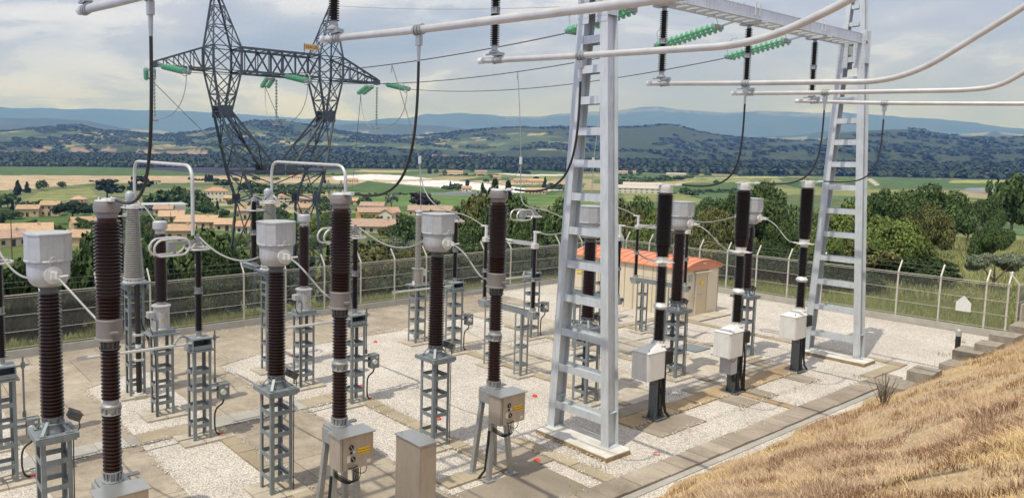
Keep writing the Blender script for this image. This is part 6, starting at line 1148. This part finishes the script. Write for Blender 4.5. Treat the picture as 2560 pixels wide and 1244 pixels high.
# riverside forest: one mass of tree crowns
r = np.random.default_rng(9); m = 26; co, f = crown('bush', m, .34, 3); V = []; F = []; n = 6500
ang = r.uniform(.05, 1.62, n); rd = 1930+r.random(n)**.9*800+60*np.sin(ang*9)
for k in range(n):
    s = r.uniform(11, 20); hh = r.uniform(10, 20); x_, y_ = rd[k]*math.cos(ang[k]), rd[k]*math.sin(ang[k]); V.append(co*np.array([s, s, hh])+np.array([x_, y_, tz(x_, y_)-.8])); F.append(f+k*len(co))
tag(npmesh('riverside_wood', np.concatenate(V), np.concatenate(F), mat('wood_leaves', (.095, .12, .07), .9, col2=(.05, .07, .04), vscale=.02, island=.5, spec=.1)), 'dark belt of woodland along the river at the far side of the plain', 'woodland', kind='stuff')
# scattered woods on the terraces and hills beyond
V = []; F = []; n = 7000; ang = r.uniform(.05, 1.62, n); rd = 2600+r.random(n)**.8*3000; X_, Y_ = rd*np.cos(ang), rd*np.sin(ang); kp = (fbm(X_/260, Y_/260, 4, 77) > .47) | (rd > 5300); X_, Y_ = X_[kp], Y_[kp]; Z_ = terrain_z(X_, Y_)
for k in range(len(X_)):
    s = r.uniform(12, 30); hh = r.uniform(9, 16); V.append(co*np.array([s, s, hh])+np.array([X_[k], Y_[k], Z_[k]-1.5])); F.append(f+k*len(co))
tag(npmesh('hillside_wood', np.concatenate(V), np.concatenate(F), mat('scrub_leaves', (.078, .10, .055), .9, col2=(.05, .072, .038), vscale=.02, island=.5, spec=.1)), 'patches of scrub and woodland scattered over the hills beyond the river', 'woodland', kind='stuff')

# ---------------------------------------------------------------- houses
HW = {'y': (.56, .42, .26), 'o': (.58, .45, .30), 'p': (.56, .44, .33), 'w': (.68, .62, .50), 'b': (.60, .56, .47), 'a': (.62, .40, .16)}
HR = {'y': (.40, .27, .17), 'o': (.46, .31, .20), 'p': (.36, .25, .19), 'w': (.44, .25, .155), 'b': (.47, .42, .37), 'a': (.38, .25, .19)}
winm = mat('window_dark', (.05, .05, .055), .3)
def house(x, y, z, w, d, h, rz, kind, c, label):
    t = thing('barn' if c == 'b' else 'house', (x, y, z-.2), label, 'barn' if c == 'b' else 'house', None, rz+random.Random(int(x*7)).uniform(-.28, .28)*(0 if w > 22 else 1))
    wm = mat('render_'+c, HW[c], .9, var=.06, vscale=.4); rm = mat('roof_tiles_'+c, HR[c], .85, var=.22, vscale=.9)
    h += .4; rh = (.20 if c != 'b' else .13)*d if kind != 'gf' else .28*w; b = MB(); a, e = w/2, d/2
    if kind == 'g':
        b.add([(-a, -e, 0), (a, -e, 0), (a, e, 0), (-a, e, 0), (-a, -e, h), (a, -e, h), (a, e, h), (-a, e, h), (-a, 0, h+rh), (a, 0, h+rh)], [(0, 1, 5, 4), (2, 3, 7, 6), (1, 2, 6, 9, 5), (3, 0, 4, 8, 7), (0, 3, 2, 1)])
    elif kind == 'gf': b.add([(-a, -e, 0), (a, -e, 0), (a, e, 0), (-a, e, 0), (-a, -e, h), (a, -e, h), (a, e, h), (-a, e, h), (0, -e, h+rh), (0, e, h+rh)], [(0, 1, 5, 8, 4), (2, 3, 7, 9, 6), (1, 2, 6, 5), (3, 0, 4, 7), (0, 3, 2, 1)])
    else: b.box((0, 0, h/2), (w, d, h))
    b.build('wall', wm, t, smooth=False)
    b = MB(); o = .45; th = .22; k = rh/e if kind == 'g' else rh/a if kind == 'gf' else 0
    if kind == 'g':
        for s in (-1, 1): P = [(-a-o, s*(e+o), h-k*o+.05), (a+o, s*(e+o), h-k*o+.05), (a+o, 0, h+rh+.05), (-a-o, 0, h+rh+.05)]; b.add(P+[(p[0], p[1], p[2]+th) for p in P], [(0, 1, 2, 3), (4, 7, 6, 5), (0, 4, 5, 1), (1, 5, 6, 2), (3, 7, 4, 0)])
    elif kind == 'gf':
        for s in (-1, 1): P = [(s*(a+o), -e-o, h-k*o+.05), (s*(a+o), e+o, h-k*o+.05), (0, e+o, h+rh+.05), (0, -e-o, h+rh+.05)]; b.add(P+[(p[0], p[1], p[2]+th) for p in P], [(0, 1, 2, 3), (4, 7, 6, 5), (0, 4, 5, 1), (1, 5, 6, 2), (3, 7, 4, 0)])
    else:
        q = max(a-e, a*.15); b.add([(-a-o, -e-o, h), (a+o, -e-o, h), (a+o, e+o, h), (-a-o, e+o, h), (-q, 0, h+rh*1.15), (q, 0, h+rh*1.15)], [(0, 1, 5, 4), (2, 3, 4, 5), (1, 2, 5), (3, 0, 4), (0, 3, 2, 1)])
    rf = b.build('roof', rm, t, smooth=False)
    if c != 'b' and w > 7: MB().box((a*.5, -e*.2, h+rh*1.0), (.7, .6, 1.4)).build('chimney', wm, rf, smooth=False)
    fl = 1 if h < 5.2 else 2; nw = max(2, min(9, int(w/2.8)))
    for f_ in range(fl):
        for i in range(nw):
            xx = -a+(i+.5)*w/nw; zz = (f_+.5)*h/fl+.1; dr = (f_ == 0 and i % 3 == 1 and c != 'b'); ww, hh_ = (1.1, 1.3) if not dr else (1.3, 2.1)
            if c == 'b': ww, hh_ = 2.0, .9
            for s in (-1,) if w < 14 else (-1, 1): MB().box((xx, s*(e+.01), zz if not dr else 1.25), (ww, .06, hh_)).build('door' if dr else 'window', winm if not dr or i % 2 else mat('shutter', (.22, .14, .08), .7), t, smooth=False)
    for f_ in range(fl):
        for s in (-1, 1): MB().box((s*(a+.01), -e*.3, (f_+.5)*h/fl+.1), (.06, 1.0, 1.2)).build('window', winm, t, smooth=False)
    return t
HOUSES = [
 (74.7, 409.8, -26.11, 10.7, 9, 3.7, 2.96, 'g', 'y', 'small ochre house with two posts before it, at the left above the big roofs'),
 (85.3, 409.4, -26.07, 9.2, 9, 5.4, 2.94, 'g', 'y', 'taller stepped ochre house left of the umbrella pine'),
 (45.8, 260.2, -21.85, 16.9, 14, 2.4, 2.97, 'g', 'o', 'long low house with pale orange roof at the left edge'),
 (38.0, 242.0, -21.06, 8.4, 10, 2.4, 2.99, 'g', 'p', 'lower roof just above the left hooded transformer'),
 (56.7, 233.3, -21.11, 6.8, 9, 2.4, 2.9, 'g', 'y', 'ochre house with garage door left of the left brown column'),
 (75.8, 301.9, -22.99, 11.1, 9, 2.4, 2.9, 'g', 'y', 'ochre house hidden behind gardens left of the brown column'),
 (126.9, 522.6, -27.4, 9.8, 10, 2.4, 2.9, 'h', 'o', 'house with hipped roof standing beyond the umbrella pine'),
 (137.5, 384.4, -25.9, 9.8, 10, 3.0, 2.8, 'g', 'p', 'pinkish roofed house under the end of the long hall'),
 (121.0, 327.8, -24.25, 11.0, 11, 2.4, 2.79, 'g', 'o', 'wide orange roof between the hall and the white tank transformer'),
 (114.8, 281.3, -22.74, 16.1, 11, 2.4, 2.75, 'g', 'o', 'long orange roof right of the left bent pipe'),
 (87.7, 229.7, -21.05, 9.1, 8, 3.1, 2.78, 'g', 'y', 'ochre gabled house with solar panels beside the left bent pipe'),
 (217.6, 498.8, -27.48, 16.8, 12, 7.5, 2.73, 'h', 'w', 'large cream villa with hipped orange roof and rows of windows'),
 (220.6, 481.1, -27.08, 6.8, 8, 2.8, 2.71, 'g', 'o', 'red roofed wing beside the cream villa'),
 (267.7, 488.9, -27.65, 6.0, 8, 3.6, 2.64, 'h', 'w', 'small house with bright red roof behind the pylon'),
 (201.7, 345.7, -25.7, 7.4, 9, 3.9, 2.61, 'g', 'y', 'pale two storey house behind the right pylon leg'),
 (262.6, 445.0, -27.03, 8.4, 9, 2.4, 2.61, 'g', 'p', 'low pale roof behind the right pylon mast'),
 (158.4, 330.6, -24.77, 7.1, 9, 3.9, 2.69, 'g', 'y', 'pale house seen through the left pylon leg'),
 (118.3, 245.8, -21.81, 4.7, 8, 2.4, 2.69, 'g', 'w', 'cream gabled house at the foot of the pylon'),
 (117.6, 262.2, -22.31, 6.1, 9, 2.4, 2.72, 'g', 'o', 'orange roof left of the pylon foot'),
 (262.7, 364.5, -26.23, 14.7, 10, 2.4, 2.52, 'g', 'p', 'pinkish roof behind the long orange walled house'),
 (218.9, 299.5, -25.11, 21.0, 10, 3.6, 2.51, 'g', 'a', 'long house with orange wall and pink roof right of the second brown breaker'),
 (210.6, 280.6, -24.05, 6.5, 7, 3.4, 2.5, 'gf', 'w', 'small white gabled annex beside the orange walled house'),
 (161.0, 221.6, -21.65, 17.6, 11, 2.4, 2.51, 'g', 'p', 'long pink roof, nearest of the houses right of the second breaker'),
 (286.5, 422.6, -27.03, 11.1, 9, 2.4, 2.55, 'g', 'o', 'roof peeping out behind the second brown breaker'),
 (266.1, 313.9, -26.05, 24.5, 12, 2.7, 2.44, 'g', 'p', 'long pink roof behind the centre hooded transformer'),
 (542.3, 481.9, -28.06, 19.2, 14, 2.4, 2.3, 'g', 'o', 'orange roof poking above the trees left of the nearer gantry column'),
 (509.6, 544.9, -28.06, 9.6, 9, 3.2, 2.39, 'g', 'w', 'small house by dark trees before the white field covers'),
 (653.3, 447.9, -28.06, 46.0, 22, 4.8, 2.17, 'g', 'b', 'long pale farm barn with a row of small windows right of the nearer column'),
 (767.0, 518.0, -28.06, 42.3, 20, 3.8, 2.16, 'g', 'b', 'second pale barn roof behind the long barn'),
 (953.1, 1058.5, -28.06, 38.4, 14, 4.6, 2.41, 'g', 'w', 'distant white farm sheds beyond the fields, centre'),
 (1061.9, 1093.7, -28.06, 24.5, 12, 4.1, 2.37, 'g', 'p', 'distant pink roofed farm right of the white sheds'),
 (844.3, 832.1, -28.06, 12.7, 10, 3.2, 2.35, 'g', 'w', 'tiny white farmhouse right of centre on the plain'),
 (736.7, 679.8, -28.06, 21.3, 12, 3.7, 2.32, 'g', 'p', 'distant farmhouse left of the nearer column'),
 (746.0, 663.6, -28.06, 19.0, 12, 3.7, 2.3, 'g', 'o', 'distant orange roofed farmhouse next to the nearer column'),
 (288.3, 830.0, -28.06, 10.1, 12, 3.7, 2.81, 'g', 'w', 'pale farm building behind the left bent pipe'),
 (249.3, 895.1, -28.06, 21.9, 14, 2.4, 2.87, 'h', 'p', 'wide low pinkish farm roof beyond the left cedars'),
 (1432.7, 1010.1, -28.06, 41.3, 14, 3.6, 2.18, 'g', 'p', 'distant low brown barn right of the nearer column'),
 (1431.8, 887.1, -28.06, 38.7, 16, 2.5, 2.13, 'g', 'b', 'distant white roofs among trees before the vineyard'),
 (1980.1, 1240.7, -20.68, 46.8, 16, 3.5, 2.13, 'g', 'b', 'far pale sheds at the foot of the dark woods'),
 (2243.9, 746.6, -19.5, 16.5, 12, 8.3, 1.89, 'g', 'w', 'distant white tower house right of the farther column'),
 (2170.6, 702.4, -22.89, 35.7, 16, 5.0, 1.88, 'g', 'o', 'distant orange roofed houses right of the farther column'),
 (538.5, 942.8, -28.06, 17.6, 12, 2.4, 2.62, 'g', 'w', 'distant pale farm behind the pylon window'),
 (538.1, 794.2, -28.06, 15.6, 12, 2.4, 2.55, 'g', 'w', 'white farm shed among trees by the white covers')]
for q in HOUSES: house(q[0], q[1], q[2], q[3], q[4], q[5], q[6]+PI*0-PI, *q[7:])
# long hall with zigzag truss
t = thing('sports_hall', (137, 404, tz(137, 404)-.3), 'long low hall with flat grey roof and white zigzag truss behind the left pipe', 'hall', rz=math.atan2(404, 137)-PI/2+.12)
MB().box((0, 0, 2.0), (34, 14, 4.4)).build('wall', mat('hall_wall', (.42, .40, .36), .8), t, smooth=False)
rf = MB().box((0, -.3, 5.0), (38, 17, .35)).build('roof', mat('hall_roof', (.42, .44, .47), .6, var=.1, vscale=.3), t, smooth=False); b = MB()
for k in range(20): b.bar((-17+k*1.7, -8.6, 3.9), (-17+(k+.5)*1.7, -8.6, 4.8), .22, .1); b.bar((-17+(k+.5)*1.7, -8.6, 4.8), (-17+(k+1)*1.7, -8.6, 3.9), .22, .1)
b.build('zigzag_truss', whitep, rf, smooth=False); MB().box((12, -9.6, 2.2), (11, 3, 5.0)).build('entrance_block', mat('hall_block', (.50, .46, .42), .8), t, smooth=False)
for k in range(7): MB().box((-14+k*3.3, -7.05, 2.4), (2.2, .08, 1.3)).build('window', winm, t, smooth=False)
# poles
for i, (x, y, h, c) in enumerate([(65.6, 396.4, 9.5, 'n'), (72.7, 406.8, 8.8, 'n'), (30.1, 187.6, 11.3, 'r'), (107.3, 292.1, 6.3, 'r'), (129.3, 294.1, 5.2, 'l')]):
    p = thing('lamp_post' if c == 'l' else 'utility_pole', (x, y, tz(x, y)-.2), ['thin pale lamp post above the big roof at the far left', 'second thin pale post, just right of the first at the left', 'rust brown pole in front of the roofs at the far left', 'leaning wooden pole beside the long hall', 'pale lamp post with a curved head among the roofs left of the pylon'][i], 'pole')
    MB().cyl((0, 0, 0), (0, 0, h), .14, .09, 8).build('shaft', mat('rust_pole', (.14, .06, .04), .8) if c == 'r' else fpost, p)
    if c == 'l': MB().tube([(0, 0, h-.1), (.1, 0, h+.5), (.6, 0, h+.8), (1.4, 0, h+.8)], .06, 6).build('head', fpost, p)

# ---------------------------------------------------------------- haze
hm = bpy.data.materials.new('haze_air'); hm.use_nodes = True; t = hm.node_tree; t.nodes.clear(); o_ = N(t, 'ShaderNodeOutputMaterial'); v = N(t, 'ShaderNodeVolumePrincipled')
v.inputs['Color'].default_value = (.115, .295, 1, 1); v.inputs['Absorption Color'].default_value = (1, 1, 1, 1); v.inputs['Density'].default_value = 1.05e-4; v.inputs['Anisotropy'].default_value = .1; L(t, v.outputs[0], o_.inputs['Volume'])
hz = MB().box((2500, 2500, 780), (45500, 46000, 1700)).build('haze', hm, smooth=False); tag(hz, 'bluish air haze filling the valley out to the mountains', 'haze', kind='stuff')
